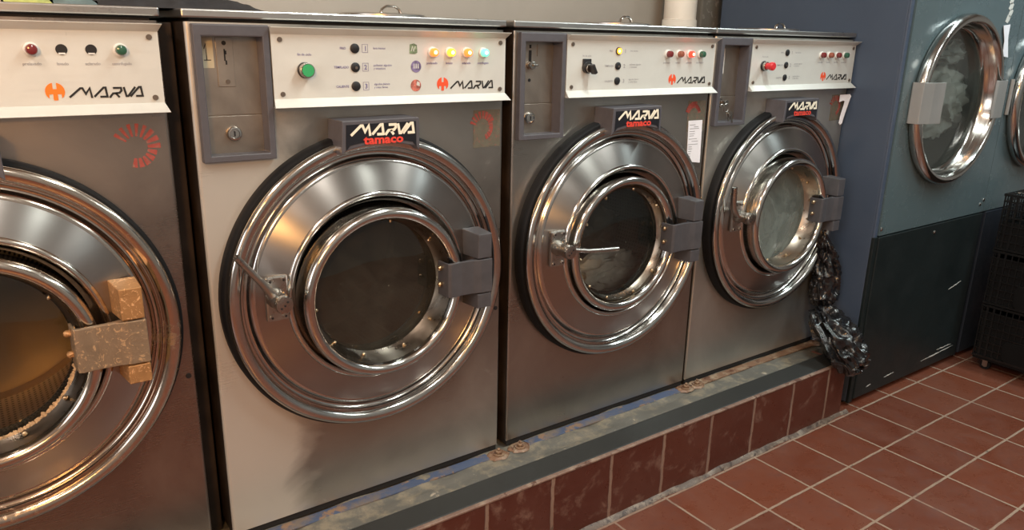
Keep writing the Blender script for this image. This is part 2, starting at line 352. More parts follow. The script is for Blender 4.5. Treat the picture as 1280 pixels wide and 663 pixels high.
flat('crate_plastic', (0.0055, 0.006, 0.0065), 0.33, spec=0.5, var=0.2)
flat('crate_slab', (0.005, 0.0055, 0.006), 0.5, spec=0.2)
flat('pipe_white', (0.88, 0.83, 0.75), 0.5, var=0.06, nscale=5)
flat('cloth_black', (0.022, 0.023, 0.027), 0.85, var=0.3, bmp=0.4, nscale=40)
flat('cloth_cream', (0.55, 0.44, 0.32), 0.9, var=0.2, nscale=30)
flat('cloth_lime', (0.42, 0.45, 0.15), 0.9, var=0.35, nscale=30)
flat('cloth_teal', (0.12, 0.17, 0.18), 0.9, var=0.3, nscale=30)
flat('laundry_white', (0.85, 0.84, 0.76), 0.7, var=0.25, nscale=16)
flat('laundry_grey', (0.5, 0.51, 0.5), 0.85, var=0.5, nscale=9)
flat('laundry_dark', (0.03, 0.03, 0.03), 0.9, var=0.5, nscale=9)
def plastic_bag(name, c, rough):
    mt, nt, b = nmat(name)
    v = coords(nt); n = noise_tex(nt, v, 16, 4, 0.5, 2.5)
    b.inputs['Base Color'].default_value = (*c, 1); b.inputs['Roughness'].default_value = rough; b.inputs['Coat Weight'].default_value = 0.4
    bump(nt, b, n, 0.55, 0.01)
plastic_bag('bag_black', (0.008, 0.008, 0.009), 0.16)
plastic_bag('bag_clear', (0.80, 0.81, 0.77), 0.25)
flat('lamp_tube', (1, 1, 1), 0.4, emis=(1, 0.95, 0.88), espow=4)
flat('white_metal', (0.7, 0.7, 0.68), 0.5)
flat('yellowish_mould', (0.40, 0.27, 0.15), 0.8, var=0.5, nscale=80, bmp=0.6)

# ------------------------------------------------------------------ mesh helpers
def link(name, me, parent=None, loc=(0, 0, 0)):
    o = bpy.data.objects.new(name, me); COL.objects.link(o); o.location = loc
    if parent is not None: o.parent = parent
    return o
def obj(name, bm, mat, parent=None, loc=(0, 0, 0), smooth=False, bev=0.0, seg=2, angle=40):
    bmesh.ops.recalc_face_normals(bm, faces=bm.faces[:])
    me = bpy.data.meshes.new(name); bm.to_mesh(me); bm.free()
    mats = mat if isinstance(mat, (list, tuple)) else [mat]
    for x in mats: me.materials.append(MATS[x])
    if smooth:
        for p in me.polygons: p.use_smooth = True
        try: me.set_sharp_from_angle(angle=math.radians(angle))
        except Exception: pass
    o = link(name, me, parent, loc)
    if bev:
        md = o.modifiers.new('bevel', 'BEVEL'); md.width = bev; md.segments = seg; md.limit_method = 'ANGLE'; md.angle_limit = math.radians(35)
    return o
def bx(bm, x0, x1, y0, y1, z0, z1, mi=0):
    vs_ = [bm.verts.new((x, y, z)) for x in (x0, x1) for y in (y0, y1) for z in (z0, z1)]
    for q in ((0, 1, 3, 2), (4, 6, 7, 5), (0, 4, 5, 1), (2, 3, 7, 6), (0, 2, 6, 4), (1, 5, 7, 3)):
        f = bm.faces.new([vs_[i] for i in q]); f.material_index = mi
def lathe(bm, prof, n=96, cx=0, cz=0, mi=0, closed=False, uv=False):
    """profile of (radius, y) turned about the Y axis"""
    rings = []
    for r, y in prof:
        if r < 1e-6: rings.append([bm.verts.new((cx, y, cz))] * n)
        else: rings.append([bm.verts.new((cx + r * math.cos(2 * PI * i / n), y, cz + r * math.sin(2 * PI * i / n))) for i in range(n)])
    pr = list(zip(range(len(rings) - 1), range(1, len(rings))))
    if closed: pr.append((len(rings) - 1, 0))
    lay = bm.loops.layers.uv.verify() if uv else None
    arc = [0.0]
    for p_, q_ in zip(prof, prof[1:]): arc.append(arc[-1] + math.hypot(q_[0] - p_[0], q_[1] - p_[1]))
    for a, b_ in pr:
        for i in range(n):
            j = (i + 1) % n
            vv = []
            for q in (rings[a][i], rings[a][j], rings[b_][j], rings[b_][i]):
                if q not in vv: vv.append(q)
            if len(vv) > 2:
                f = bm.faces.new(vv); f.material_index = mi; f.smooth = True
                if uv:
                    for lp in f.loops:
                        k = i if lp.vert in (rings[a][i], rings[b_][i]) else i + 1
                        t = a if (lp.vert in (rings[a][i], rings[a][j])) else b_
                        lp[lay].uv = (k / n, arc[t])
def poly(bm, pts, y0, y1, mi=0):
    """closed outline in XZ given thickness along Y"""
    a = [bm.verts.new((x, y0, z)) for x, z in pts]; b_ = [bm.verts.new((x, y1, z)) for x, z in pts]
    n = len(pts)
    for f in (bm.faces.new(a), bm.faces.new(b_[::-1])): f.material_index = mi
    for i in range(n):
        f = bm.faces.new((a[i], a[(i + 1) % n], b_[(i + 1) % n], b_[i])); f.material_index = mi
def prism_z(bm, pts, z0, z1, mi=0):
    a = [bm.verts.new((x, y, z0)) for x, y in pts]; b_ = [bm.verts.new((x, y, z1)) for x, y in pts]
    n = len(pts)
    for f in (bm.faces.new(a), bm.faces.new(b_[::-1])): f.material_index = mi
    for i in range(n):
        f = bm.faces.new((a[i], a[(i + 1) % n], b_[(i + 1) % n], b_[i])); f.material_index = mi
def prism_x(bm, pts, x0, x1, mi=0):
    """closed outline in YZ given length along X"""
    a = [bm.verts.new((x0, y, z)) for y, z in pts]; b_ = [bm.verts.new((x1, y, z)) for y, z in pts]
    n = len(pts)
    for f in (bm.faces.new(a), bm.faces.new(b_[::-1])): f.material_index = mi
    for i in range(n):
        f = bm.faces.new((a[i], a[(i + 1) % n], b_[(i + 1) % n], b_[i])); f.material_index = mi
def cyl(bm, p0, p1, r0, r1=None, n=24, mi=0, cap=True):
    r1 = r0 if r1 is None else r1
    p0, p1 = Vector(p0), Vector(p1); d = (p1 - p0).normalized()
    a = d.orthogonal().normalized(); b_ = d.cross(a)
    R0 = [bm.verts.new(p0 + (a * math.cos(t) + b_ * math.sin(t)) * r0) for t in (2 * PI * i / n for i in range(n))]
    R1 = [bm.verts.new(p1 + (a * math.cos(t) + b_ * math.sin(t)) * r1) for t in (2 * PI * i / n for i in range(n))]
    for i in range(n):
        f = bm.faces.new((R0[i], R0[(i + 1) % n], R1[(i + 1) % n], R1[i])); f.material_index = mi; f.smooth = True
    if cap:
        for f in (bm.faces.new(R0[::-1]), bm.faces.new(R1)): f.material_index = mi
def ycyl(bm, x, z, y0, y1, r, n=24, mi=0, r1=None):
    cyl(bm, (x, y0, z), (x, y1, z), r, r1, n, mi)
def tube(bm, pts, radii, n=12, mi=0, flat_=1.0):
    pts = [Vector(p) for p in pts]
    if not isinstance(radii, (list, tuple)): radii = [radii] * len(pts)
    rings = []
    up = Vector((0, 0, 1))
    for i, p in enumerate(pts):
        d = (pts[min(i + 1, len(pts) - 1)] - pts[max(i - 1, 0)]).normalized()
        a = d.cross(up)
        a = a.normalized() if a.length > 0.1 else d.cross(Vector((0, 1, 0))).normalized()
        b_ = a.cross(d).normalized()
        rings.append([bm.verts.new(p + (a * math.cos(t) * flat_ + b_ * math.sin(t)) * radii[i]) for t in (2 * PI * k / n for k in range(n))])
    for a, b_ in zip(rings, rings[1:]):
        for i in range(n):
            f = bm.faces.new((a[i], a[(i + 1) % n], b_[(i + 1) % n], b_[i])); f.material_index = mi; f.smooth = True
    for f in (bm.faces.new(rings[0][::-1]), bm.faces.new(rings[-1])): f.material_index = mi
def stroke(bm, pts, wd, y0, y1, mi=0):
    """ribbon of width wd along a polyline in XZ (mitred joints)"""
    P = [Vector((x, z)) for x, z in pts]; L, R = [], []
    for i, p in enumerate(P):
        d0 = (P[i] - P[i - 1]).normalized() if i > 0 else None
        d1 = (P[i + 1] - P[i]).normalized() if i < len(P) - 1 else None
        if d0 is None: d0 = d1
        if d1 is None: d1 = d0
        n0 = Vector((-d0.y, d0.x)); n1 = Vector((-d1.y, d1.x)); mm = (n0 + n1)
        mm = mm.normalized() if mm.length > 0.2 else n0
        k = wd / 2 / max(0.55, mm.dot(n0))
        L.append(p + mm * k); R.append(p - mm * k)
    for i in range(len(P) - 1):
        q = [L[i], L[i + 1], R[i + 1], R[i]]
        poly(bm, [(v.x, v.y) for v in q], y0, y1, mi)
MARVA = [[(0.02, 0.1), (1.0, .90), (1.18, .90), (1.42, .38), (1.80, .90), (1.92, .0)],
         [(2.12, .1), (3.0, .93), (3.17, .93), (3.25, .1), (2.62, .1)],
         [(3.45, 0.0), (3.78, .38), (4.35, .42), (4.55, .62), (4.52, .88), (3.82, .88)], [(4.0, .40), (4.32, .0)],
         [(4.78, .95), (4.95, .1), (5.1, .1), (5.82, .95)],
         [(5.30, .05), (6.15, .93), (6.32, .93), (6.42, .1), (5.8, .1)]]
def marva(bm, x0, x1, zb, h, y, th=0.0006, mi=0, wt=0.185):
    sx = (x1 - x0) / 6.45
    for st in MARVA: stroke(bm, [(x0 + a * sx, zb + b_ * h) for a, b_ in st], wt * (sx + h) / 2, y - th, y, mi)
def emblem(bm, cx, cz, r, y, th=0.0006, mi=0, sx=1.0):
    n = 60
    for i in range(n):
        u0, u1 = -1 + 2 * i / n, -1 + 2 * (i + 1) / n; um = (u0 + u1) / 2; a = abs(um)
        t = 0.28 if a < 0.20 else None; bt = None
        if 0.22 < a < 0.62: bt = -0.30 - 0.0 * a
        f = lambda u: math.sqrt(max(0, 1 - u * u))
        tp = [(u0, t if t is not None else f(u0)), (u1, t if t is not None else f(u1))]
        bo = [(u1, bt if bt is not None else -f(u1)), (u0, bt if bt is not None else -f(u0))]
        if tp[0][1] - bo[1][1] < 1e-3 and tp[1][1] - bo[0][1] < 1e-3: continue
        poly(bm, [(cx + p * r * sx, cz + q * r) for p, q in tp + bo], y - th, y, mi)
FONT_CACHE = {}
def text_into(bm, s, x, z, h, y, mi=0, bold=0.0, sx=1.0, th=0.0005, center=False):
    """writing laid on a vertical face: h is the height of capitals"""
    key = (s, bold)
    if key not in FONT_CACHE:
        cu = bpy.data.curves.new('t', 'FONT'); cu.body = s; cu.size = 1.0; cu.offset = bold; cu.resolution_u = 2
        o = bpy.data.objects.new('t', cu); COL.objects.link(o)
        dg = bpy.context.evaluated_depsgraph_get(); me = o.evaluated_get(dg).to_mesh()
        FONT_CACHE[key] = ([tuple(v.co[:2]) for v in me.vertices], [tuple(p.vertices) for p in me.polygons])
        o.evaluated_get(dg).to_mesh_clear(); bpy.data.objects.remove(o); bpy.data.curves.remove(cu)
    vs_, fs = FONT_CACHE[key]
    if not vs_: return
    k = h / 0.7; mx = max(v[0] for v in vs_) * k * sx
    ox = x - mx / 2 if center else x
    vv = [bm.verts.new((ox + a * k * sx, y - th, z + b_ * k)) for a, b_ in vs_]
    for f in fs:
        try: q = bm.faces.new([vv[i] for i in f]); q.material_index = mi
        except ValueError: pass
def thing(name, label, cat, loc=(0, 0, 0), group=None, rz=0):
    o = bpy.data.objects.new(name, None); COL.objects.link(o); o.location = loc; o.rotation_euler = (0, 0, rz)
    o.empty_display_size = 0.1; o['label'] = label; o['category'] = cat
    if group: o['group'] = group
    return o
def tag(o, label, cat, group=None, kind=None):
    o['label'] = label; o['category'] = cat
    if group: o['group'] = group
    if kind: o['kind'] = kind
    return o
def struct(o): o['kind'] = 'structure'; return o

# ------------------------------------------------------------------ room
RX0, RX1, RY0, RY1 = -3.2, 5.2, -2.95, 0.86
bm = bmesh.new(); bx(bm, RX0, RX1, RY0, RY1, -0.06, 0.0); struct(obj('floor', bm, 'floor_tiles'))
bm = bmesh.new(); bx(bm, RX0, RX1, RY0, RY1, CEIL, CEIL + 0.06); struct(obj('ceiling', bm, 'ceiling_paint'))
bm = bmesh.new(); bx(bm, RX0, RX1, RY1, RY1 + 0.08, 0, CEIL); struct(obj('wall_back', bm, 'plaster'))
bm = bmesh.new(); bx(bm, RX0, RX1, RY0 - 0.08, RY0, 0, CEIL); struct(obj('wall_front', bm, ['wall_light', 'wall_dark']))
bm = bmesh.new(); bx(bm, RX0 - 0.08, RX0, RY0 - .08, RY1 + .08, 0, CEIL); struct(obj('wall_left', bm, 'wall_light'))
bm = bmesh.new(); bx(bm, RX1, RX1 + 0.08, RY0 - .08, RY1 + .08, 0, CEIL); struct(obj('wall_right', bm, 'wall_light'))
# concrete pillar in the corner behind the last washer
bm = bmesh.new(); bx(bm, 2.185, 2.60, 0.70, 0.855, 0, CEIL); struct(obj('pillar', bm, 'concrete', bev=0.008))

# plinth under the washers: tiled riser, painted edging, worn screed top
CT = 0.2                      # height of the plinth
bm = bmesh.new(); bx(bm, RX0, 2.075, -0.186, -0.06, 0, CT - 0.004); bx(bm, RX0, 2.160, -0.06, RY1, 0, CT - 0.004); struct(obj('curb', bm, 'curb_top'))
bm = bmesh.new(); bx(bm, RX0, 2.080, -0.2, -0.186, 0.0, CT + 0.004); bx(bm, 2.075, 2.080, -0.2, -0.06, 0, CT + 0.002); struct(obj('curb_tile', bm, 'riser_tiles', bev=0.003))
bm = bmesh.new(); prism_x(bm, [(-0.202, CT + 0.004), (-0.202, CT + 0.010), (-0.19, CT + 0.011), (-0.19, CT + 0.002)], RX0, 2.081); struct(obj('curb_trim', bm, 'grout_cap', bev=0.002))
bm = bmesh.new(); prism_x(bm, [(-0.192, CT), (-0.192, CT + 0.008), (-0.186, CT + 0.0105), (-0.125, CT + 0.016), (-0.118, CT + 0.013), (-0.118, CT)], RX0, 2.073)
struct(obj('curb_edging_trim', bm, 'curb_edging', bev=0.002))
# screed surface with a slightly uneven top
bm = bmesh.new()
nx, ny = 220, 10
g = [[bm.verts.new((RX0 + (2.05 - RX0) * i / nx, -0.119 + 0.119 * j / ny, CT - 0.003 + 0.006 * noise.noise(Vector((i * 0.25, j * 0.5, 1))) + (0.004 if j == 0 else 0.006))) for j in range(ny + 1)] for i in range(nx + 1)]
for i in range(nx):
    for j in range(ny): bm.faces.new((g[i][j], g[i + 1][j], g[i + 1][j + 1], g[i][j + 1]))
struct(obj('curb_surface', bm, 'curb_top', smooth=True))
# crumbled mortar fillet where riser meets floor
bm = bmesh.new(); pr = []
nx = 300
for i in range(nx + 1):
    x = -1.6 + (2.12 + 1.6) * i / nx
    w_ = 0.012 + 0.009 * noise.noise(Vector((x * 9, 0, 0))); h_ = 0.010 + 0.008 * noise.noise(Vector((x * 13, 4, 0)))
    pr.append([bm.verts.new((x, -0.2, h_)), bm.verts.new((x, -0.2 - w_ * 0.6, h_ * 0.7)), bm.verts.new((x, -0.202 - w_, 0.0005))])
for a, b_ in zip(pr, pr[1:]):
    for k in range(2): bm.faces.new((a[k], a[k + 1], b_[k + 1], b_[k]))
struct(obj('curb_base_trim', bm, 'mortar_old', smooth=True))

# ------------------------------------------------------------------ washing machines
W, ZB, ZT, CXL, CZ = 0.709, 0.2195, 1.302, 0.353, 0.750
DPT = 0.59
def machine(x0, c):
    """coordinates below are measured from the machine's front left corner; z from the floor"""
    t = thing('washing_machine', c['label'], 'washing machine', (x0, 0, 0), 'front loading washers in a row on the plinth')
    S = c['steel']
    # cabinet: front sheet with porthole opening and coin box opening, folded side edges, sides, top and back
    bm = bmesh.new(); n = 64; R = 0.235; z1 = 1.03
    cor = [(W, z1), (0, z1), (0, ZB), (W, ZB)]
    def edge_pt(a):
        dx, dz = math.cos(a), math.sin(a); ts = []
        if dx > 1e-9: ts.append((W - e - CXL) / dx)
        if dx < -1e-9: ts.append((e - CXL) / dx)
        if dz > 1e-9: ts.append((z1 - CZ) / dz)
        if dz < -1e-9: ts.append((ZB - CZ) / dz)
        k = min(ts); return (CXL + dx * k, CZ + dz * k)
    e = 0.006
    angs = sorted([2 * PI * i / n for i in range(n)] + [math.atan2(z - CZ, x - CXL) % (2 * PI) for x in (e, W - e) for z in (ZB, z1)])
    inn = [bm.verts.new((CXL + R * math.cos(a), 0, CZ + R * math.sin(a))) for a in angs]
    inb = [bm.verts.new((CXL + R * math.cos(a), 0.01, CZ + R * math.sin(a))) for a in angs]
    out = [bm.verts.new((edge_pt(a)[0], 0, edge_pt(a)[1])) for a in angs]
    for i in range(len(angs)):
        j = (i + 1) % len(angs)
        bm.faces.new((inn[i], inn[j], out[j], out[i])); bm.faces.new((inn[i], inb[i], inb[j], inn[j]))
    def quad(x0_, x1_, z0_, z1_, y=0): bm.faces.new([bm.verts.new(p) for p in ((x0_, y, z0_), (x1_, y, z0_), (x1_, y, z1_), (x0_, y, z1_))])
    quad(e, 0.020, z1, ZT); quad(0.139, W - e, z1, ZT); quad(0.020, 0.139, z1, 1.052); quad(0.020, 0.139, 1.28, ZT)
    # rounded vertical folds
    for s in (0, 1):
        ring = [(0.0 if not s else W, 0.5)] 
        pts = [((e - e * math.sin(a)) if not s else (W - e + e * math.sin(a)), e - e * math.cos(a)) for a in (0, PI / 6, PI / 3, PI / 2)]
        pts.append((0.0 if not s else W, DPT))
        for (xa, ya), (xb, yb) in zip(pts, pts[1:]):
            bm.faces.new([bm.verts.new(p) for p in ((xa, ya, ZB), (xb, yb, ZB), (xb, yb, ZT), (xa, ya, ZT))])
    bm.faces.new([bm.verts.new(p) for p in ((0, DPT, ZB), (W, DPT, ZB), (W, DPT, ZT), (0, DPT, ZT))])
    bm.faces.new([bm.verts.new(p) for p in ((0, 0, ZT), (W, 0, ZT), (W, DPT, ZT), (0, DPT, ZT))])
    bm.faces.new([bm.verts.new(p) for p in ((0, 0, ZB), (W, 0, ZB), (W, DPT, ZB), (0, DPT, ZB))])
    bmesh.ops.remove_doubles(bm, verts=bm.verts[:], dist=1e-5)
    for f in bm.faces: # black painted sides
        nrm = f.normal; f.normal_update()
        if abs(f.normal.x) > 0.98 or f.calc_center_median().y > 0.3: f.material_index = 1
    o = obj('cabinet', bm, [S, 'side_black'], t)
    # base frame the cabinet stands on, near-black to paint the shaded gap
    bm = bmesh.new(); bx(bm, 0.004, W - 0.004, 0.003, DPT - 0.03, CT + 0.003, ZB - 0.0003)
    obj('base_frame', bm, 'dark_gap', t)
    # lock screw hole low on the front
    bm = bmesh.new(); ycyl(bm, 0.695, 0.617, -0.0015, 0.0, 0.0055, 16); obj('fixing_hole', bm, 'hole_black', t)
    # worktop lid
    bm = bmesh.new(); bx(bm, -0.005, W + 0.0025, -0.006, DPT + 0.005, 1.309, 1.3245); lid = obj('lid', bm, 'steel_lid', t, bev=0.003)
    bm = bmesh.new(); bx(bm, 0.012, W - 0.012, 0.012, DPT - 0.01, ZT, 1.309); obj('lid_gap_shade', bm, 'dark_gap', t)  # near-black block paints the shade in the gap under the lid
    for (hx, hy, wd) in c.get('hatches', [(0.49, 0.16, 0.05)]):
        bm = bmesh.new(); lathe_z(bm, hx, hy + 0.05, [(0.105, 1.3245), (0.105, 1.331), (0.099, 1.3335), (0.0, 1.3335)])
        hh = obj('dispenser_hatch', bm, 'steel_lid', lid, smooth=True)
        bm = bmesh.new()
        tube(bm, [(hx - wd / 2, hy, 1.333), (hx - wd * 0.42, hy, 1.343), (hx - wd * 0.2, hy, 1.3495), (hx + wd * 0.2, hy, 1.3495), (hx + wd * 0.42, hy, 1.343), (hx + wd / 2, hy, 1.333)], 0.0028, 8, flat_=2.0)
        obj('lid_handle', bm, 'chrome', lid, smooth=True)
    # ---- control panel: flat fascia with flared lips
    x0p, x1p = 0.152, 0.703
    bm = bmesh.new()
    prof = [(-0.014, 1.1605), (-0.014, 1.283), (-0.031, 1.2955), (-0.031, 1.2965), (-0.004, 1.2965), (-0.002, 1.29), (-0.002, 1.15), (-0.006, 1.1445), (-0.032, 1.1440), (-0.033, 1.1447)]
    a = []; b2 = []
    for (y, z) in prof:
        fl = 0.005 if y < -0.02 else 0.0
        a.append(bm.verts.new((x0p - fl, y, z))); b2.append(bm.verts.new((x1p + fl, y, z)))
    for i in range(len(prof)):
        j = (i + 1) % len(prof); bm.faces.new((a[i], a[j], b2[j], b2[i]))
    bm.faces.new(a); bm.faces.new(b2)
    cp = obj('control_panel', bm, c.get('panel', 'panel_alu'), t)
    YF = -0.0142
    for sx_, sz_ in ((0.169, 1.2733), (0.169, 1.1697), (0.688, 1.2737), (0.688, 1.1697)):
        bm = bmesh.new(); ycyl(bm, sx_, sz_, YF, YF - 0.0025, 0.0048, 16); bx(bm, sx_ - 0.0035, sx_ + 0.0035, YF - 0.0028, YF - 0.0024, sz_ - 0.0008, sz_ + 0.0008)
        obj('panel_screw', bm, 'screw_metal', cp)
    bm = bmesh.new(); marva(bm, 0.553, 0.668, 1.1715, 0.0185, YF); obj('brand_lettering', bm, 'ink_black', cp)
    bm = bmesh.new(); emblem(bm, 0.533, 1.1835, 0.0145, YF); obj('brand_emblem', bm, c.get('emb', 'emblem_red'), cp)
    bm = bmesh.new(); ink = c.get('ink', 'ink_blue')
    for q, (txt, xx) in enumerate((('prelavado', 0.506), ('lavado', 0.550), ('aclarado', 0.595), ('centrifugado', 0.640))):
        text_into(bm, txt, xx, 1.2265, 0.0048, YF, center=True, bold=0.01, sx=1.0 if q < 3 else 0.9)
    for q, (zz, l, num, rr) in enumerate(((1.258, 'FRIO', '1', ['lana mantas']), (1.2205, 'TEMPLADO', '2', ['poliester algodon', 'y sinteticos']), (1.182, 'CALIENTE', '3', ['algodon blanco', 'y color firme']))):
        text_into(bm, l, (0.292, 0.278, 0.281)[q], zz - 0.002, 0.0046, YF, bold=0.012, sx=0.95)
        text_into(bm, num, 0.3475, zz - 0.0045, 0.0095, YF, bold=0.015, center=True)
        if c.get('boxes', True):
            for (xa, xb, za, zb_) in ((0.341, 0.3415, -0.0075, 0.0085), (0.3535, 0.354, -0.0075, 0.0085), (0.341, 0.354, -0.008, -0.0075), (0.341, 0.354, 0.008, 0.0085)):
                bx(bm, xa, xb, YF - 0.0004, YF, zz + za, zz + zb_)
        for k, s_ in enumerate(rr): text_into(bm, s_, 0.366, zz - 0.001 - 0.0065 * k + (0.003 if len(rr) > 1 else 0), 0.0042, YF, bold=0.006)
    text_into(bm, 'fin de ciclo', 0.217, 1.2435, 0.0046, YF, center=True, bold=0.008)
    obj('panel_lettering', bm, ink, cp)
    for q, (kind, ) in enumerate(c['lamps']):
        lx, lz = (0.5075, 0.551, 0.595, 0.640)[q], 1.2515
        if kind == 'hole':
            bm = bmesh.new(); ycyl(bm, lx, lz, YF, YF - 0.0008, 0.0088, 24, 0); bx(bm, lx - 0.005, lx + 0.005, YF - 0.0012, YF - 0.0007, lz - 0.0078, lz - 0.005, 1); obj('empty_lamp_hole', bm, ['hole_black', 'white_metal'], cp, smooth=True)
            continue
        bm = bmesh.new(); lathe(bm, [(0.0, YF), (0.0115, YF), (0.0115, YF - 0.003), (0.0095, YF - 0.0045), (0.0088, YF - 0.0045)], 28, lx, lz); 
        bz = obj('indicator_bezel', bm, 'white_metal', cp, smooth=True)
        bm = bmesh.new(); lathe(bm, [(0.0088, YF - 0.003), (0.0088, YF - 0.013), (0.0075, YF - 0.0155), (0.004, YF - 0.0168), (0.0, YF - 0.017)], 24, lx, lz)
        o = obj('indicator_lamp', bm, 'lens_' + kind, cp, smooth=True)
        if kind.endswith('lit'):
            bm = bmesh.new(); ycyl(bm, lx - 0.001, lz, YF - 0.0165, YF - 0.0178, 0.0038, 14); obj('lamp_filament', bm, 'bulb_glow_green' if 'green' in kind else 'bulb_glow', cp)
    for q, zz in enumerate((1.258, 1.2205, 1.1825)):
        k = (c.get('holes') or ['hole_black'] * 3)[q]
        bm = bmesh.new(); lathe(bm, [(0.0, YF), (0.0098, YF), (0.0098, YF - 0.002), (0.0082, YF - 0.003), (0.0, YF - 0.0032)], 24, 0.3245, zz, 0)
        obj('programme_lamp', bm, 'hole_black', cp, smooth=True)
        if k != 'hole_black':
            bm = bmesh.new(); ycyl(bm, 0.3245, zz, YF - 0.002, YF - 0.005, 0.0078, 20); ycyl(bm, 0.3235, zz, YF - 0.005, YF - 0.0055, 0.0035, 12, 1); obj('programme_lens', bm, [k, 'bulb_glow' if 'lit' in k else k], cp)
        elif q == 1 or c.get('glint'):
            bm = bmesh.new(); ycyl(bm, 0.326, zz - 0.001, YF - 0.003, YF - 0.0036, 0.003, 12); obj('programme_socket', bm, 'screw_metal', cp)
    # start control
    kn = c.get('knob', 'green')
    kx, kz = 0.216, 1.2155
    if kn == 'green':
        bm = bmesh.new(); ycyl(bm, kx, kz, YF, YF - 0.006, 0.0155, 32, 0); ycyl(bm, kx, kz, YF - 0.006, YF - 0.019, 0.0145, 32, 1); b_ = obj('button_collar', bm, ['black_plastic', 'knob_metal'], cp, bev=0.001)
        bm = bmesh.new(); ycyl(bm, kx, kz, YF - 0.019, YF - 0.0205, 0.0120, 32); obj('push_button', bm, 'button_green', cp)
    elif kn == 'red':
        bm = bmesh.new(); ycyl(bm, kx - 0.004, kz + 0.003, YF, YF - 0.005, 0.0150, 32, 0); ycyl(bm, kx - 0.004, kz + 0.003, YF - 0.005, YF - 0.014, 0.013, 32, 1); obj('button_collar', bm, ['black_plastic', 'knob_metal'], cp, bev=0.001)
        bm = bmesh.new(); lathe(bm, [(0.0095, YF - 0.014), (0.0095, YF - 0.026), (0.0125, YF - 0.0275), (0.0125, YF - 0.036), (0.010, YF - 0.0385), (0, YF - 0.039)], 32, kx - 0.004, kz + 0.003); obj('push_button', bm, 'button_red', cp, smooth=True)
    else:
        bm = bmesh.new(); bx(bm, kx - 0.013, kx + 0.014, YF - 0.004, YF, kz + 0.001, kz + 0.023, 0); ycyl(bm, kx, kz + 0.002, YF, YF - 0.010, 0.0145, 28, 0); ycyl(bm, kx, kz, YF - 0.010, YF - 0.016, 0.0105, 28, 1)
        obj('switch_body', bm, ['black_plastic', 'knob_metal'], cp, bev=0.001)
        bm = bmesh.new()
        mtx = [(-0.004, 0.012), (0.004, 0.012), (0.0045, -0.013), (-0.0045, -0.013)]; an = math.radians(28)
        poly(bm, [(kx + 0.002 + a_ * math.cos(an) - b__ * math.sin(an), kz - 0.001 + a_ * math.sin(an) + b__ * math.cos(an)) for a_, b__ in mtx], YF - 0.033, YF - 0.016)
        obj('switch_lever', bm, 'black_plastic', cp, bev=0.0015)
    if c.get('stickers'):
        for (sx_, sz_, mt_) in ((0.460, 1.2585, 'sticker_green'), (0.4665, 1.2215, 'sticker_violet'), (0.4655, 1.1815, 'sticker_orange')):
            bm = bmesh.new(); r_ = 0.0125
            if mt_ == 'sticker_green': poly(bm, [(sx_ - .009, sz_ - .010), (sx_ + .004, sz_ - .011), (sx_ + .010, sz_ - .008), (sx_ + .009, sz_ + .008), (sx_ + .002, sz_ + .011), (sx_ - .008, sz_ + .009)], YF - 0.0006, YF)
            else: ycyl(bm, sx_, sz_, YF, YF - 0.0006, r_, 28)
            if mt_ == 'sticker_orange': poly(bm, [(sx_ + .001, sz_ + .001), (sx_ + .009, sz_ - .002), (sx_ + .009, sz_ + .006), (sx_ + .003, sz_ + .009)], YF - 0.0009, YF - 0.0006, 1)
            if mt_ == 'sticker_violet':
                for dx_ in (-0.005, 0.0, 0.005): poly(bm, [(sx_ + dx_ - .0015, sz_ - .004), (sx_ + dx_ + .0015, sz_ - .004), (sx_ + dx_ + .001, sz_ + .006), (sx_ + dx_ - .001, sz_ + .006)], YF - 0.0009, YF - 0.0006, 1)
            if mt_ == 'sticker_green':
                stroke(bm, [(sx_ - .005, sz_ - .005), (sx_ - .002, sz_ + .005), (sx_ + .001, sz_ - .005), (sx_ + .005, sz_ + .005)], 0.0018, YF - 0.0009, YF - 0.0006, 1)
            obj('wash_sticker', bm, [mt_, 'panel_alu'], cp)
    # ---- coin box
    bm = bmesh.new(); y0, y1 = -0.016, 0.0
    O = (0.009, 0.149, 1.0445, 1.299); I = (0.024, 0.136, 1.057, 1.277)
    def frame_ring(o4, i4, ya, yb):
        oc = [(o4[0], o4[2]), (o4[1], o4[2]), (o4[1], o4[3]), (o4[0], o4[3])]; ic = [(i4[0], i4[2]), (i4[1], i4[2]), (i4[1], i4[3]), (i4[0], i4[3])]
        A = [bm.verts.new((x, ya, z)) for x, z in oc]; B = [bm.verts.new((x, ya, z)) for x, z in ic]; C_ = [bm.verts.new((x, 0.021, z)) for x, z in ic]; D = [bm.verts.new((x, yb, z)) for x, z in oc]
        for i in range(4):
            j = (i + 1) % 4
            bm.faces.new((A[i], A[j], B[j], B[i])); bm.faces.new((B[i], B[j], C_[j], C_[i])); bm.faces.new((A[i], D[i], D[j], A[j]))
    frame_ring(O, I, y0, y1)
    cb_ = obj('coin_box', bm, 'grey_plastic', t, bev=0.002)
    bm = bmesh.new(); bx(bm, I[0] - .002, I[1] + .002, 0.021, 0.024, 1.1305, I[3] + .002); bx(bm, I[0] - .002, I[1] + .002, 0.019, 0.024, I[2] - .002, 1.1285); bx(bm, I[0] - .002, I[1] + .002, 0.0235, 0.026, I[2] - .002, I[3] + .002)
    obj('coin_plate', bm, 'coin_plate_steel', cb_, bev=0.0006)
    cs = c.get('coin', 0)
    YP = 0.021
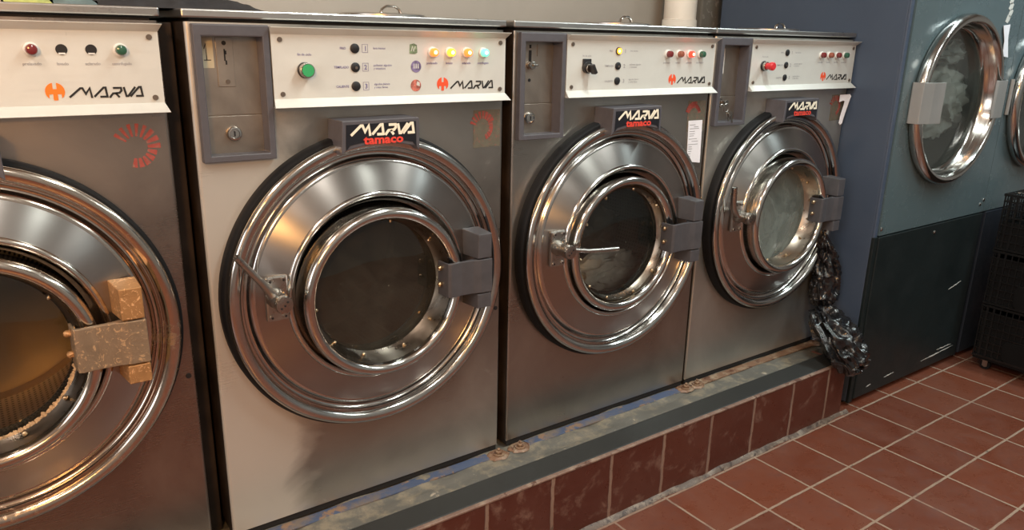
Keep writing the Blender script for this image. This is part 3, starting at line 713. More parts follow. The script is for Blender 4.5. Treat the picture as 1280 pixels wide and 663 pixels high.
    if cs == 0:
        bm = bmesh.new(); bx(bm, 0.0575, 0.0895, YP - 0.0016, YP, 1.184, 1.2755); obj('coin_slot_plate', bm, 'coin_plate_steel', cb_, bev=0.0006)
        bm = bmesh.new(); yq = YP - 0.0016
        ycyl(bm, 0.0728, 1.265, yq, yq - 0.0006, 0.0042, 16); bx(bm, 0.0715, 0.0742, yq - .0006, yq, 1.232, 1.254); bx(bm, 0.0728, 0.0765, yq - .0006, yq, 1.244, 1.251); bx(bm, 0.0735, 0.0765, yq - .0006, yq, 1.225, 1.233)
        obj('coin_slot', bm, 'hole_black', cb_)
        bm = bmesh.new(); ycyl(bm, 0.0752, 1.1935, yq, yq - 0.002, 0.0042, 16); obj('slot_screw', bm, 'screw_metal', cb_)
        if c.get('num'):
            bm = bmesh.new(); bx(bm, 0.0290, 0.0525, YP - 0.0006, YP, 1.219, 1.2745, 0)
            stroke(bm, [(0.0360, 1.254), (0.0395, 1.263), (0.0400, 1.234)], 0.0016, YP - 0.001, YP - 0.0006, 1); stroke(bm, [(0.0345, 1.2335), (0.0475, 1.2335)], 0.0016, YP - 0.001, YP - 0.0006, 1)
            obj('number_sticker', bm, ['paper_yellow', 'ink_black'], cb_)
        lk = (0.0775, 1.0945)
    elif cs == 1:
        bm = bmesh.new(); yq = YP
        bx(bm, 0.060, 0.068, yq - .0008, yq, 1.228, 1.257); bx(bm, 0.061, 0.067, yq - .0008, yq, 1.262, 1.270); ycyl(bm, 0.0635, 1.186, yq, yq - .0008, 0.0042, 12)
        obj('coin_slot', bm, 'hole_black', cb_)
        bm = bmesh.new(); ycyl(bm, 0.064, 1.222, YP, YP - 0.014, 0.0095, 20); bx(bm, 0.0625, 0.078, YP - 0.018, YP - 0.013, 1.2195, 1.2245); obj('coin_return_lever', bm, 'knob_metal', cb_, bev=0.001)
        bm = bmesh.new(); bx(bm, 0.030, 0.038, YP - 0.0006, YP, 1.209, 1.246); obj('label_scrap', bm, 'paper_white', cb_)
        bm = bmesh.new(); bx(bm, 0.085, 0.0865, YP - 0.001, YP, 1.243, 1.272); obj('plate_edge', bm, 'screw_metal', cb_)
        lk = (0.0635, 1.0945)
    else:
        bm = bmesh.new(); bx(bm, 0.047, 0.070, YP - 0.0016, YP, 1.195, 1.268); obj('coin_slot_plate', bm, 'white_metal', cb_, bev=0.0006)
        bm = bmesh.new(); yq = YP - 0.0016
        bx(bm, 0.0575, 0.0610, yq - .0006, yq, 1.225, 1.250); ycyl(bm, 0.0590, 1.259, yq, yq - .0006, 0.0035, 12); ycyl(bm, 0.058, 1.205, yq, yq - .0006, 0.0025, 12)
        obj('coin_slot', bm, 'hole_black', cb_)
        lk = (0.060, 1.1115)
    bm = bmesh.new(); lathe(bm, [(0.0, 0.019), (0.0145, 0.019), (0.0145, 0.013), (0.0125, 0.010), (0.0095, 0.0095), (0.0085, 0.011), (0.0, 0.011)], 28, *lk)
    o = obj('lock', bm, 'chrome', cb_, smooth=True)
    bm = bmesh.new(); bx(bm, lk[0] - 0.0014, lk[0] + 0.0014, 0.0102, 0.0112, lk[1] - 0.005, lk[1] + 0.005); obj('keyhole', bm, 'hole_black', cb_)
    # ---- worn rosette decal on the front
    bm = bmesh.new(); rc = (0.6495, 1.0810); YD = -0.0006
    if c.get('sheet', True): poly(bm, [(0.6245, 1.1210), (0.700, 1.1210), (0.7005, 1.0345), (0.6245, 1.0330)], YD, 0.0, 1); YD2 = YD - 0.0004
    else: YD2 = YD
    rng = random.Random(int(x0 * 100))
    rays = c.get('rays', (150, -75))
    nr = 13
    for i in range(nr):
        a_ = math.radians(rays[0] + (rays[1] - rays[0]) * i / (nr - 1)); r0_, r1_ = 0.020, (0.0375 if c.get('sheet', True) else 0.043) - (0.006 if i > 7 else 0)
        wd = 0.0034 if i < 5 else 0.0048
        ca, sa = math.cos(a_), math.sin(a_)
        kx_ = 0.95
        poly(bm, [(rc[0] + (r0_ * ca - wd * 0.5 * sa) * kx_, rc[1] + r0_ * sa + wd * 0.5 * ca), (rc[0] + (r1_ * ca - wd * sa) * kx_, rc[1] + r1_ * sa + wd * ca),
                  (rc[0] + (r1_ * ca + wd * sa) * kx_, rc[1] + r1_ * sa - wd * ca), (rc[0] + (r0_ * ca + wd * 0.5 * sa) * kx_, rc[1] + r0_ * sa - wd * 0.5 * ca)][::-1], YD2, YD2 + 0.0004 if YD2 < YD else 0.0, 0)
    obj('rosette_decal', bm, ['decal_red', 'decal_sheet'], t)
    # ---- gasket, door
    bm = bmesh.new(); lathe(bm, [(0.300, 0.0), (0.339, 0.0), (0.339, -0.020), (0.334, -0.027), (0.322, -0.029), (0.300, -0.029)], 128, CXL, CZ, closed=True)
    obj('door_gasket', bm, 'rubber', t, smooth=True)
    CH = c.get('chrome', 'chrome')
    door = bpy.data.objects.new('door', None)
    bm = bmesh.new()
    # rolled outer rim of the door, then a stepped gutter
    prof = [(0.300, -0.0292), (0.324, -0.0292), (0.3285, -0.031), (0.3305, -0.035), (0.3305, -0.039), (0.328, -0.043), (0.323, -0.0455), (0.317, -0.0455), (0.311, -0.0435), (0.3055, -0.0405),
            (0.3035, -0.0340), (0.3005, -0.0250), (0.2965, -0.0195), (0.292, -0.0185), (0.2885, -0.0200), (0.2850, -0.0240), (0.2800, -0.0285), (0.2740, -0.0305), (0.272, -0.0300), (0.270, -0.016)]
    lathe(bm, prof, 160)
    dr = obj('door', bm, CH, t, loc=(CXL, 0, CZ), smooth=True, angle=60)
    dep = c.get('out', 0.0)      # how far the window barrel stands out
    bm = bmesh.new(); lathe(bm, [(0.2745, -0.0303), (0.262, -0.0345), (0.245, -0.0395), (0.225, -0.0445), (0.2145, -0.0465)], 160)
    obj('door_disc', bm, 'spun_steel', dr, smooth=True, angle=60)
    bm = bmesh.new(); lathe(bm, [(0.2155, -0.0460), (0.2135, -0.0500), (0.209, -0.0530), (0.2045, -0.0520), (0.2015, -0.046), (0.199, -0.032), (0.190, -0.026)], 128)
    obj('inner_ring', bm, CH, dr, smooth=True, angle=60)
    bm = bmesh.new(); r = 0.0125; rc_, yc = 0.1785, -0.069 - dep; pz = -0.0075
    pf = [(0.190, -0.026), (0.190, yc + 0.004), (0.1905, yc)] + [(rc_ + r * math.cos(a_), yc - r * math.sin(a_)) for a_ in [PI * k / 12 for k in range(0, 13)]] + [(0.165, yc + 0.005)]
    lathe(bm, pf, 128, 0, pz); wr = obj('window_ring', bm, CH, dr, smooth=True, angle=60)
    bm = bmesh.new(); lathe(bm, [(0.1652, yc + 0.004), (0.1640, yc + 0.010), (0.1600, min(-0.046, yc + 0.022)), (0.1545, -0.0260), (0.1510, -0.0230), (0.1500, -0.014)], 96, 0, pz)
    obj('window_flange', bm, 'satin', dr, smooth=True, angle=70)
    for a_ in (-12, 12, 38, 80, 118, 152, 188, 222, 252, 290, 322):
        an = math.radians(a_); cx_, cz_ = 0.158 * math.cos(an), pz + 0.158 * math.sin(an); bm = bmesh.new()
        cyl(bm, (cx_, -0.045, cz_), (cx_ * 0.955, -0.045, pz + (cz_ - pz) * 0.955), 0.005, 0.003, 10)
        obj('rivet', bm, 'rivet_brass', dr)
    bm = bmesh.new(); lathe(bm, [(0.1525, -0.0245), (0.12, -0.0275), (0.07, -0.0295), (0.0, -0.030)], 96, 0, pz); obj('window_glass', bm, c.get('glass', 'glass_dark'), dr, smooth=True)
    if c.get('mould'):
        bm = bmesh.new(); rr_ = random.Random(3)
        prv = None
        for k in range(200):
            an = math.radians(-125 + 135 * k / 199 ); ra = 0.1535 - 0.006 * abs(noise.noise(Vector((k * 0.21, 0, 0)))) - 0.003 * rr_.random(); rb = 0.160
            cur = [bm.verts.new((q * math.cos(an), y_, pz + q * math.sin(an))) for q, y_ in ((ra, -0.026), (0.5 * (ra + rb), -0.030 - 0.002 * rr_.random()), (rb, -0.035))]
            if prv:
                for q in range(2): bm.faces.new((prv[q], prv[q + 1], cur[q + 1], cur[q]))
            prv = cur
        obj('mould_crust', bm, 'yellowish_mould', dr)
    # ---- hinge at right of the door
    HG = c.get('hinge', ('hinge_grey', 'hinge_grey'))
    hx0, hx1 = 0.572, 0.6135
    hg = obj('hinge_arm', arm_bm(), HG[0], t, bev=0.0015)
    for (za, zb_) in ((0.7905, 0.849), (0.668, 0.7035)):
        bm = bmesh.new()
        fx = 0.012
        vs8 = [(hx0 - 0.004, -0.040, za), (hx1, -0.040, za), (hx1, -0.100, za), (hx0 + 0.004, -0.100, za)]
        top = [(p[0], p[1], zb_ + (0.004 if p[1] > -0.05 else 0)) for p in vs8]
        A = [bm.verts.new(p) for p in vs8]; B = [bm.verts.new(p) for p in top]
        bm.faces.new(A); bm.faces.new(B)
        for i in range(4): bm.faces.new((A[i], A[(i + 1) % 4], B[(i + 1) % 4], B[i]))
        obj('hinge_block', bm, HG[1], t, bev=0.002)
    for z_ in (0.774, 0.735):
        bm = bmesh.new(); cyl(bm, (0.4975, -0.066, z_), (0.4900, -0.067, z_), 0.0062, 0.0062, 14); cyl(bm, (0.4900, -0.067, z_), (0.4865, -0.0675, z_), 0.0062, 0.003, 14)
        obj('rivet', bm, 'rivet_brass' if not c.get('mould') else 'hinge_tan', t, smooth=True)
    # ---- door handle
    hl = bmesh.new(); bx(hl, 0.094, 0.142, -0.051, -0.040, 0.716, 0.812); ho = obj('handle_plate', hl, 'knob_metal', t, bev=0.004)
    for zz in (0.725, 0.803):
        for xx in (0.104, 0.132): bm = bmesh.new(); ycyl(bm, xx, zz, -0.051, -0.0545, 0.0055, 14, 0); ycyl(bm, xx, zz, -0.0545, -0.0548, 0.0028, 6, 1); obj('plate_screw', bm, ['knob_metal', 'hole_black'], ho)
    kx, kz = 0.113, 0.768
    bm = bmesh.new(); lathe(bm, [(0.020, -0.050), (0.020, -0.062), (0.0165, -0.066), (0.0165, -0.088), (0.0185, -0.090), (0.0185, -0.106), (0.0170, -0.109), (0.0, -0.110)], 36, kx, kz)
    for (a_, b__) in ((0.006, 0.006), (-0.007, -0.006), (0.0, -0.001)): ycyl(bm, kx + a_, kz + b__, -0.1098, -0.1104, 0.0022, 8, 1)
    obj('handle_knob', bm, ['knob_metal', 'hole_black'], ho, smooth=True, angle=50)
    bm = bmesh.new()
    L = c.get('lever', [(0.100, -0.078, 0.782), (0.080, -0.082, 0.812), (0.050, -0.088, 0.850), (0.030, -0.094, 0.876)])
    tube(bm, L, c.get('lever_r', [0.0095, 0.0080, 0.0072, 0.0068]), 12)
    obj('handle_lever', bm, 'knob_metal', ho, smooth=True)
    # ---- name badge over the door
    bm = bmesh.new(); bpts = [(0.262, 1.0495)]
    bpts += [(x, 0.7535 + math.sqrt(0.3155 ** 2 - (x - CXL) ** 2)) for x in [0.272 + (0.430 - 0.272) * k / 14 for k in range(15)]] + [(0.441, 1.0495), (0.4400, 1.1195), (0.2655, 1.1180)]
    poly(bm, bpts, -0.072, 0.0); bd = obj('name_badge', bm, 'grey_plastic', t, bev=0.0015)
    bm = bmesh.new(); q = 0.0075
    ip = [(0.2715, 1.0580)] + [(x, 0.7535 + math.sqrt((0.3155 + q) ** 2 - (x - CXL) ** 2)) for x in [0.280 + (0.424 - 0.280) * k / 12 for k in range(13)]] + [(0.4325, 1.0580), (0.4320, 1.1120), (0.2735, 1.1105)]
    poly(bm, ip, -0.0730, -0.072); obj('badge_plate', bm, 'badge_black', bd)
    bm = bmesh.new(); marva(bm, 0.2825, 0.4265, 1.0865, 0.0235, -0.0731, wt=0.24); obj('badge_lettering', bm, 'cream_print', bd)
    bm = bmesh.new(); text_into(bm, 'tamaco', 0.311, 1.0700, 0.0170, -0.0731, bold=0.035, sx=1.26); obj('badge_lettering', bm, 'red_print', bd)
    # ---- drum behind the glass
    bm = bmesh.new(); lathe(bm, [(0.1515, -0.012), (0.17, 0.012), (0.19, 0.03), (0.27, 0.035), (0.275, 0.05), (0.275, 0.42)], 64, CXL, CZ, uv=True)
    dm = obj('drum', bm, c.get('drum', 'drum_steel'), t, smooth=True)
    bm = bmesh.new(); lathe(bm, [(0.275, 0.42), (0.268, 0.44), (0.20, 0.435), (0.10, 0.40), (0.05, 0.39), (0.0, 0.388)], 64, CXL, CZ)
    obj('drum_back', bm, c.get('back', 'drum_plain'), dm, smooth=True)
    return t
def lathe_z(bm, cx, cy, prof, n=48):
    rings = [[bm.verts.new((cx + r * math.cos(2 * PI * i / n), cy + r * math.sin(2 * PI * i / n), z)) for i in range(n)] if r > 1e-6 else [bm.verts.new((cx, cy, z))] * n for r, z in prof]
    for a, b_ in zip(rings, rings[1:]):
        for i in range(n):
            vv = []
            for q in (a[i], a[(i + 1) % n], b_[(i + 1) % n], b_[i]):
                if q not in vv: vv.append(q)
            if len(vv) > 2: bm.faces.new(vv).smooth = True
def arm_bm():
    bm = bmesh.new()
    out = [(0.4965, -0.050), (0.4975, -0.080), (0.4990, -0.0925), (0.506, -0.0965), (0.535, -0.0935), (0.565, -0.0955), (0.585, -0.1015), (0.6145, -0.1020)]
    inn = [(0.6145, -0.060), (0.590, -0.060), (0.580, -0.078), (0.560, -0.0835), (0.530, -0.086), (0.512, -0.088), (0.503, -0.085), (0.5015, -0.050)]
    prism_z(bm, out + inn, 0.7065, 0.7880)
    return bm

X1, X2, X3, X4 = -0.7520, 0.0, 0.7375, 1.4560
GR = 'washers'
machine(X1, dict(label='brown-toned washing machine with corroded tan hinge and two empty lamp holes', steel='steel_brown', chrome='chrome_worn', lamps=[('red_off',), ('hole',), ('hole',), ('green_off',)],
    hinge=('hinge_worn', 'hinge_tan'), glass='glass_clear', sheet=False, emb='emblem_orange', mould=True, back='drum_glow_tint', ink='ink_faded', hatches=[], boxes=False, rays=(145, -100)))
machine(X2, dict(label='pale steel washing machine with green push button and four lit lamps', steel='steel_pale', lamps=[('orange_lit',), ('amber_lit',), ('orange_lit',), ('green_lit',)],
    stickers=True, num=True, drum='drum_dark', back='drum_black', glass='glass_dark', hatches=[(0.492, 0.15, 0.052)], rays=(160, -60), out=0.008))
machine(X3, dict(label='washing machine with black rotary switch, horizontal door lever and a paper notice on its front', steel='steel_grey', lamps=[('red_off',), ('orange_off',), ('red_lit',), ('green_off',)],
    holes=['lens_amber_lit', 'hole_black', 'hole_black'], knob='switch', coin=1, ink='ink_faded', boxes=False, glass='glass_clear', drum='drum_dark', back='drum_black', rays=(160, 20), out=-0.018,
    hatches=[(0.50, 0.15, 0.045)], lever=[(0.122, -0.098, 0.772), (0.170, -0.110, 0.765), (0.225, -0.112, 0.760), (0.272, -0.112, 0.757)], lever_r=[0.0065, 0.006, 0.0065, 0.006]))
machine(X4, dict(label='grey washing machine with red push button, unlit lamps and keys hanging from the coin box', steel='steel_cool', lamps=[('red_off',), ('orange_off',), ('red_off',), ('green_off',)],
    knob='red', coin=2, ink='ink_faded', boxes=False, glass='glass_reflect_haze', drum='drum_plain', rays=(160, -60), out=0.008, hatches=[(0.50, 0.15, 0.050)],
    lever=[(0.100, -0.080, 0.772), (0.070, -0.084, 0.782), (0.046, -0.088, 0.805), (0.036, -0.092, 0.835), (0.030, -0.096, 0.872)], lever_r=[0.011, 0.0105, 0.010, 0.0095, 0.009]))

# filler strips hanging in the gaps between cabinets
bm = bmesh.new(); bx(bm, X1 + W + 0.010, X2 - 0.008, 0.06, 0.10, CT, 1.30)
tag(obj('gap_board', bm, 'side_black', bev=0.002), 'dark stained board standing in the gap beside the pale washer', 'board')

# mounting rails and anchor bolts
def bolt(bm, x, y, z):
    cyl(bm, (x, y, z), (x, y, z + 0.003), 0.015, 0.015, 20); cyl(bm, (x, y, z + 0.003), (x, y, z + 0.012), 0.009, 0.009, 6); cyl(bm, (x, y, z + 0.012), (x, y, z + 0.018), 0.0045, 0.004, 10)
rails = [(X1, 'rail_blue', 'blue painted steel rail bolted below the leftmost washer'),
         (X2, 'rail_blue', 'blue painted steel rail bolted below the pale washer with the green button'),
         (X3, 'rail_blue', 'chipped blue steel rail bolted below the washer with the paper notice'),
         (X4, 'rail_rust', 'rusty bare steel rail bolted below the washer beside the black bags')]
for x0, mt, lb in rails:
    t = thing('mounting_rail', lb, 'steel rail', (x0, 0, CT + 0.005), 'mounting rails along the plinth')
    bm = bmesh.new(); bx(bm, 0.055, W - 0.045, -0.037, -0.006, -0.003, 0.0015); obj('rail_plate', bm, mt, t, bev=0.001)
    for xx in (0.025, W - 0.018):
        bm = bmesh.new(); n = 22
        top = []; 
        ring = [(xx + (0.034 + 0.012 * noise.noise(Vector((x0 * 7 + k * .9, xx * 9, 0)))) * math.cos(2 * PI * k / n), -0.028 + (0.026 + 0.006 * noise.noise(Vector((k * .7, xx * 5, x0)))) * math.sin(2 * PI * k / n)) for k in range(n)]
        a = [bm.verts.new((x, y, -0.001)) for x, y in ring]; b_ = [bm.verts.new((xx + (x - xx) * .8, -0.028 + (y + 0.028) * .8, 0.004)) for x, y in ring]
        for i in range(n): bm.faces.new((a[i], a[(i + 1) % n], b_[(i + 1) % n], b_[i]))
        bm.faces.new(b_); obj('rail_foot', bm, 'rail_rust', t, smooth=True)
        bm = bmesh.new(); bolt(bm, xx, -0.032, 0.004); obj('anchor_bolt', bm, 'rail_rust', t)

# ------------------------------------------------------------------ loose things on the washers
# paper notice
bm = bmesh.new(); poly(bm, [(0.6290, 1.0645), (0.6885, 1.0645), (0.6935, 0.9380), (0.6355, 0.9450)], -0.0022, -0.0012, 0)
for k, (z, a, b_) in enumerate([(1.052, .06, .5), (1.046, .4, .75), (1.041, .1, .8), (1.033, .08, .5), (1.026, .1, .5), (1.020, .1, .45), (1.011, .08, .7), (1.004, .3, .8), (0.995, .05, .8), (0.988, .1, .35), (0.982, .1, .4), (0.975, .1, .35), (0.968, .1, .3), (0.961, .1, .3)]):
    bx(bm, 0.632 + a * 0.055, 0.632 + b_ * 0.055, -0.0025, -0.0022, z - 0.0009, z + 0.0009, 1)
tag(obj('paper_notice', bm, ['paper_white', 'ink_faded'], loc=(X3, 0, 0)), 'narrow white printed notice taped to the front of the third washer', 'notice')
# keys hanging from the lock of the last washer
t = thing('key_bunch', 'small keys hanging from the coin box lock of the last washer', 'keys', (X4 + 0.060, 0.010, 1.1115))
bm = bmesh.new(); bx(bm, -0.001, 0.001, -0.022, 0.002, -0.004, 0.004); ycyl(bm, 0, 0, -0.020, -0.0225, 0.009, 20); obj('key', bm, 'knob_metal', t, bev=0.0005)
bm = bmesh.new()
pts = [(0.012 * math.sin(2 * PI * k / 20), -0.022, -0.014 - 0.012 * math.cos(2 * PI * k / 20) + 0.0) for k in range(21)]
tube(bm, pts, 0.0011, 6); obj('key_ring', bm, 'knob_metal', t, smooth=True)
for q, (dx, an) in enumerate(((0.010, 0.25), (0.018, 0.5))):
    bm = bmesh.new(); ycyl(bm, dx, -0.034, -0.024 - q * .003, -0.0225 - q * .003, 0.009, 18)
    stroke(bm, [(dx, -0.036), (dx + 0.022 * math.sin(an), -0.036 - 0.026 * math.cos(an))], 0.005, -0.0245 - q * .003, -0.0228 - q * .003)
    obj('key', bm, 'knob_metal', t)
# strip of white paper poking out behind the last washer
bm = bmesh.new()
rows = [(0.0, 0.0, 0.044), (-0.010, 0.0, 0.046), (-0.020, 0.004, 0.040), (-0.040, 0.006, 0.028), (-0.06, 0.001, 0.022), (-0.085, -0.002, 0.014), (-0.098, -0.002, 0.010)]
pts = [(2.180, 1.118), (2.232, 1.119), (2.240, 1.112), (2.232, 1.100), (2.214, 1.060), (2.204, 1.030), (2.199, 1.010), (2.187, 1.006), (2.180, 1.012)]
pts = [(2.170, 1.1205), (2.226, 1.1225), (2.2345, 1.116), (2.2295, 1.105), (2.2165, 1.070), (2.207, 1.040), (2.203, 1.024), (2.192, 1.018), (2.185, 1.024), (2.188, 1.050), (2.196, 1.075), (2.202, 1.098), (2.192, 1.101), (2.170, 1.096)]
pts = [(2.116 + (x - 2.170) * 0.74, z) for x, z in pts]
a_ = [bm.verts.new((x, -0.020 + (2.165 - x) * 0.25, z)) for x, z in pts]; b2_ = [bm.verts.new((x, -0.0185 + (2.165 - x) * 0.25, z)) for x, z in pts]
bm.faces.new(a_); bm.faces.new(b2_[::-1])
for i in range(len(pts)): bm.faces.new((a_[i], a_[(i + 1) % len(pts)], b2_[(i + 1) % len(pts)], b2_[i]))
tag(obj('paper_scrap', bm, 'paper_white'), 'crumpled white scrap stuck on the right edge of the last washer', 'paper')

def heap(name, outline, y0, y1, zbase, mat, seed, amp=0.012, parent=None, n=60, fs=22):
    """soft crumpled cloth heap: height outline along x, rounded in depth"""
    bm = bmesh.new(); ny = 16; grid = []
    for i in range(n + 1):
        u = i / n; x = outline[0][0] + (outline[-1][0] - outline[0][0]) * u
        h = 0
        for (xa, ha), (xb, hb) in zip(outline, outline[1:]):
            if xa <= x <= xb + 1e-9: h = ha + (hb - ha) * (x - xa) / max(1e-9, xb - xa)
        row = []
        for j in range(ny + 1):
            v = j / ny; y = y0 + (y1 - y0) * v
            hh = h * math.sin(PI * min(1, max(0, v))) ** 0.45
            nz = noise.noise(Vector((x * fs, y * fs, seed))) + 0.5 * noise.noise(Vector((x * fs * 2.3, y * fs * 2.3, seed + 5)))
            row.append(bm.verts.new((x + 0.006 * nz, y, zbase + max(0.0, hh + amp * nz * min(1, hh / 0.02)))))
        grid.append(row)
    for i in range(n):
        for j in range(ny): bm.faces.new((grid[i][j], grid[i + 1][j], grid[i + 1][j + 1], grid[i][j + 1]))
    # underside
    bot = [bm.verts.new((grid[i][j].co.x, grid[i][j].co.y, zbase)) for i, j in ((0, 0), (n, 0), (n, ny), (0, ny))]
    bm.faces.new(bot)
    return obj(name, bm, mat, parent, smooth=True)
LT = 1.3250
tag(heap('jacket', [(-0.125, 0.012), (-0.09, 0.03), (-0.04, 0.05), (0.0, 0.058), (0.05, 0.044), (0.085, 0.034), (0.14, 0.020), (0.18, 0.003)], 0.05, 0.42, LT, 'cloth_black', 3), 'crumpled black jacket lying across the lids of the first two washers', 'jacket')
tag(heap('folded_cloth', [(-0.52, 0.03), (-0.40, 0.05), (-0.272, 0.03)], 0.04, 0.3, LT, 'cloth_cream', 9), 'cream cloth on the lid of the leftmost washer', 'cloth')
tag(heap('towel', [(-0.270, 0.02), (-0.245, 0.045), (-0.22, 0.04), (-0.200, 0.016)], 0.03, 0.3, LT, 'cloth_lime', 12), 'lime green towel on the leftmost washer between two other cloths', 'towel')
tag(heap('shirt', [(-0.198, 0.02), (-0.17, 0.04), (-0.145, 0.03), (-0.130, 0.008)], 0.04, 0.3, LT, 'cloth_teal', 15), 'teal grey shirt beside the black jacket on the washer lids', 'shirt')

# vertical drain pipe with a coupling
t = thing('drain_pipe', 'white vertical plastic pipe with a coupling against the plaster wall', 'pipe', (2.05, 0.692, 0))
bm = bmesh.new(); cyl(bm, (0, 0, 0.0), (0, 0, CEIL), 0.064, 0.064, 48); obj('pipe', bm, 'pipe_white', t)
bm = bmesh.new(); cyl(bm, (0, 0, 1.22), (0, 0, 1.366), 0.068, 0.068, 48); cyl(bm, (0, 0, 1.366), (0, 0, 1.370), 0.068, 0.064, 48); obj('coupling', bm, 'pipe_white', t)

# ------------------------------------------------------------------ black plastic bags wedged beside the last washer
def bag(name, secs, mat, seed, label, amp=0.016, n=72, sub=9):
    """secs: (z, cx, cy, rx, ry) from bottom to top, crumpled into folds"""
    bm = bmesh.new(); rows = []
    m_ = (len(secs) - 1) * sub
    for k in range(m_ + 1):
        f = k / sub; i = min(int(f), len(secs) - 2); s = f - i; s2 = s * s * (3 - 2 * s)
        a, b_ = secs[i], secs[i + 1]; z, cx, cy, rx, ry = [p + (q - p) * s2 if ii else p + (q - p) * s for ii, (p, q) in enumerate(zip(a, b_))]
        row = []
        for j in range(n):
            th = 2 * PI * j / n
            d = Vector((math.cos(th), math.sin(th), 0))
            q = Vector((d.x * 1.6 + cx * 4, d.y * 1.6, z * 9 + seed))
            fold = 1 - abs(noise.noise(q * 2.2)) * 2.4
            fold2 = 1 - abs(noise.noise(q * 5.1 + Vector((7, 0, 0)))) * 2.2
            k_ = amp * (0.9 * fold + 0.45 * fold2) - amp * 0.6
            row.append(bm.verts.new((cx + d.x * (rx + k_), cy + d.y * (ry + k_), z + 0.35 * k_)))
        rows.append(row)
    for a, b_ in zip(rows, rows[1:]):
        for j in range(n): bm.faces.new((a[j], a[(j + 1) % n], b_[(j + 1) % n], b_[j]))
    bm.faces.new(rows[0][::-1]); bm.faces.new(rows[-1])
    return tag(obj(name, bm, mat, smooth=True, angle=35), label, 'plastic bag', 'black bags beside the last washer')
XR = X4 + W   # right side of last washer
def crumple(name, path, seed, label, amp, n=96, sub=14):
    """thin film bag: smooth swollen tube along a path with gathered folds; path rows are x, y, z, half width, half depth"""
    bm = bmesh.new(); rows = []; m_ = (len(path) - 1) * sub
    g = lambda ii: path[max(0, min(len(path) - 1, ii))]
    for k in range(m_ + 1):
        f = k / sub; i = min(int(f), len(path) - 2); s = f - i
        P = [0.5 * ((2 * b) + (-a + c_) * s + (2 * a - 5 * b + 4 * c_ - d) * s * s + (-a + 3 * b - 3 * c_ + d) * s ** 3) for a, b, c_, d in zip(g(i - 1), g(i), g(i + 1), g(i + 2))]
        td = (Vector(g(i + 1)[:3]) - Vector(g(i)[:3])).normalized()
        td = td.lerp(((Vector(g(i + 2)[:3]) - Vector(g(i + 1)[:3])).normalized() if i + 2 < len(path) else td), s * 0.5).normalized()
        side = Vector((1, 0, 0)); side = (side - td * side.dot(td)).normalized(); up_ = side.cross(td); row = []
        for j in range(n):
            th = 2 * PI * j / n; c_, s_ = math.cos(th), math.sin(th)
            q = Vector((c_ * 1.3, s_ * 1.3, f * 0.55 + seed))
            q = q + Vector((noise.noise(q * 1.1), noise.noise(q * 1.1 + Vector((3, 3, 3))), 0)) * 0.6
            k_ = amp * (0.55 - abs(noise.noise(q * 1.5)) * 2.2) + amp * 0.4 * (0.5 - abs(noise.noise(q * 3.0)) * 2.0) + amp * 0.06 * noise.noise(q * 9)
            k_ *= min(1, P[3] / 0.04)
            row.append(bm.verts.new(Vector(P[:3]) + side * c_ * (max(0.002, P[3]) + k_) + up_ * s_ * (max(0.002, P[4]) + k_)))
        rows.append(row)
    for a, b_ in zip(rows, rows[1:]):
        for j in range(n): bm.faces.new((a[j], a[(j + 1) % n], b_[(j + 1) % n], b_[j]))
    bm.faces.new(rows[0][::-1]); bm.faces.new(rows[-1])
    return tag(obj(name, bm, 'bag_black', smooth=True, angle=70), label, 'plastic bag', 'black bags beside the last washer')
crumple('plastic_bag', [(2.115, -0.062, 0.378, 0.020, 0.018), (2.104, -0.062, 0.395, 0.046, 0.036), (2.106, -0.058, 0.445, 0.053, 0.040), (2.108, -0.056, 0.500, 0.050, 0.036), (2.096, -0.052, 0.555, 0.038, 0.032), (2.080, -0.048, 0.605, 0.022, 0.020), (2.070, -0.046, 0.640, 0.012, 0.008), (2.066, -0.046, 0.652, 0.004, 0.003)],
    2.0, 'upper black plastic bag wedged between the last washer and the dryer', 0.015)
crumple('plastic_bag', [(2.080, -0.075, 0.372, 0.015, 0.006), (2.065, -0.105, 0.360, 0.068, 0.022), (2.045, -0.145, 0.325, 0.088, 0.042), (2.048, -0.185, 0.282, 0.094, 0.048), (2.066, -0.220, 0.240, 0.076, 0.042), (2.090, -0.238, 0.208, 0.045, 0.028), (2.102, -0.244, 0.192, 0.008, 0.006)],
    21.0, 'lower black plastic bag slumped over the end of the tiled plinth', 0.022)

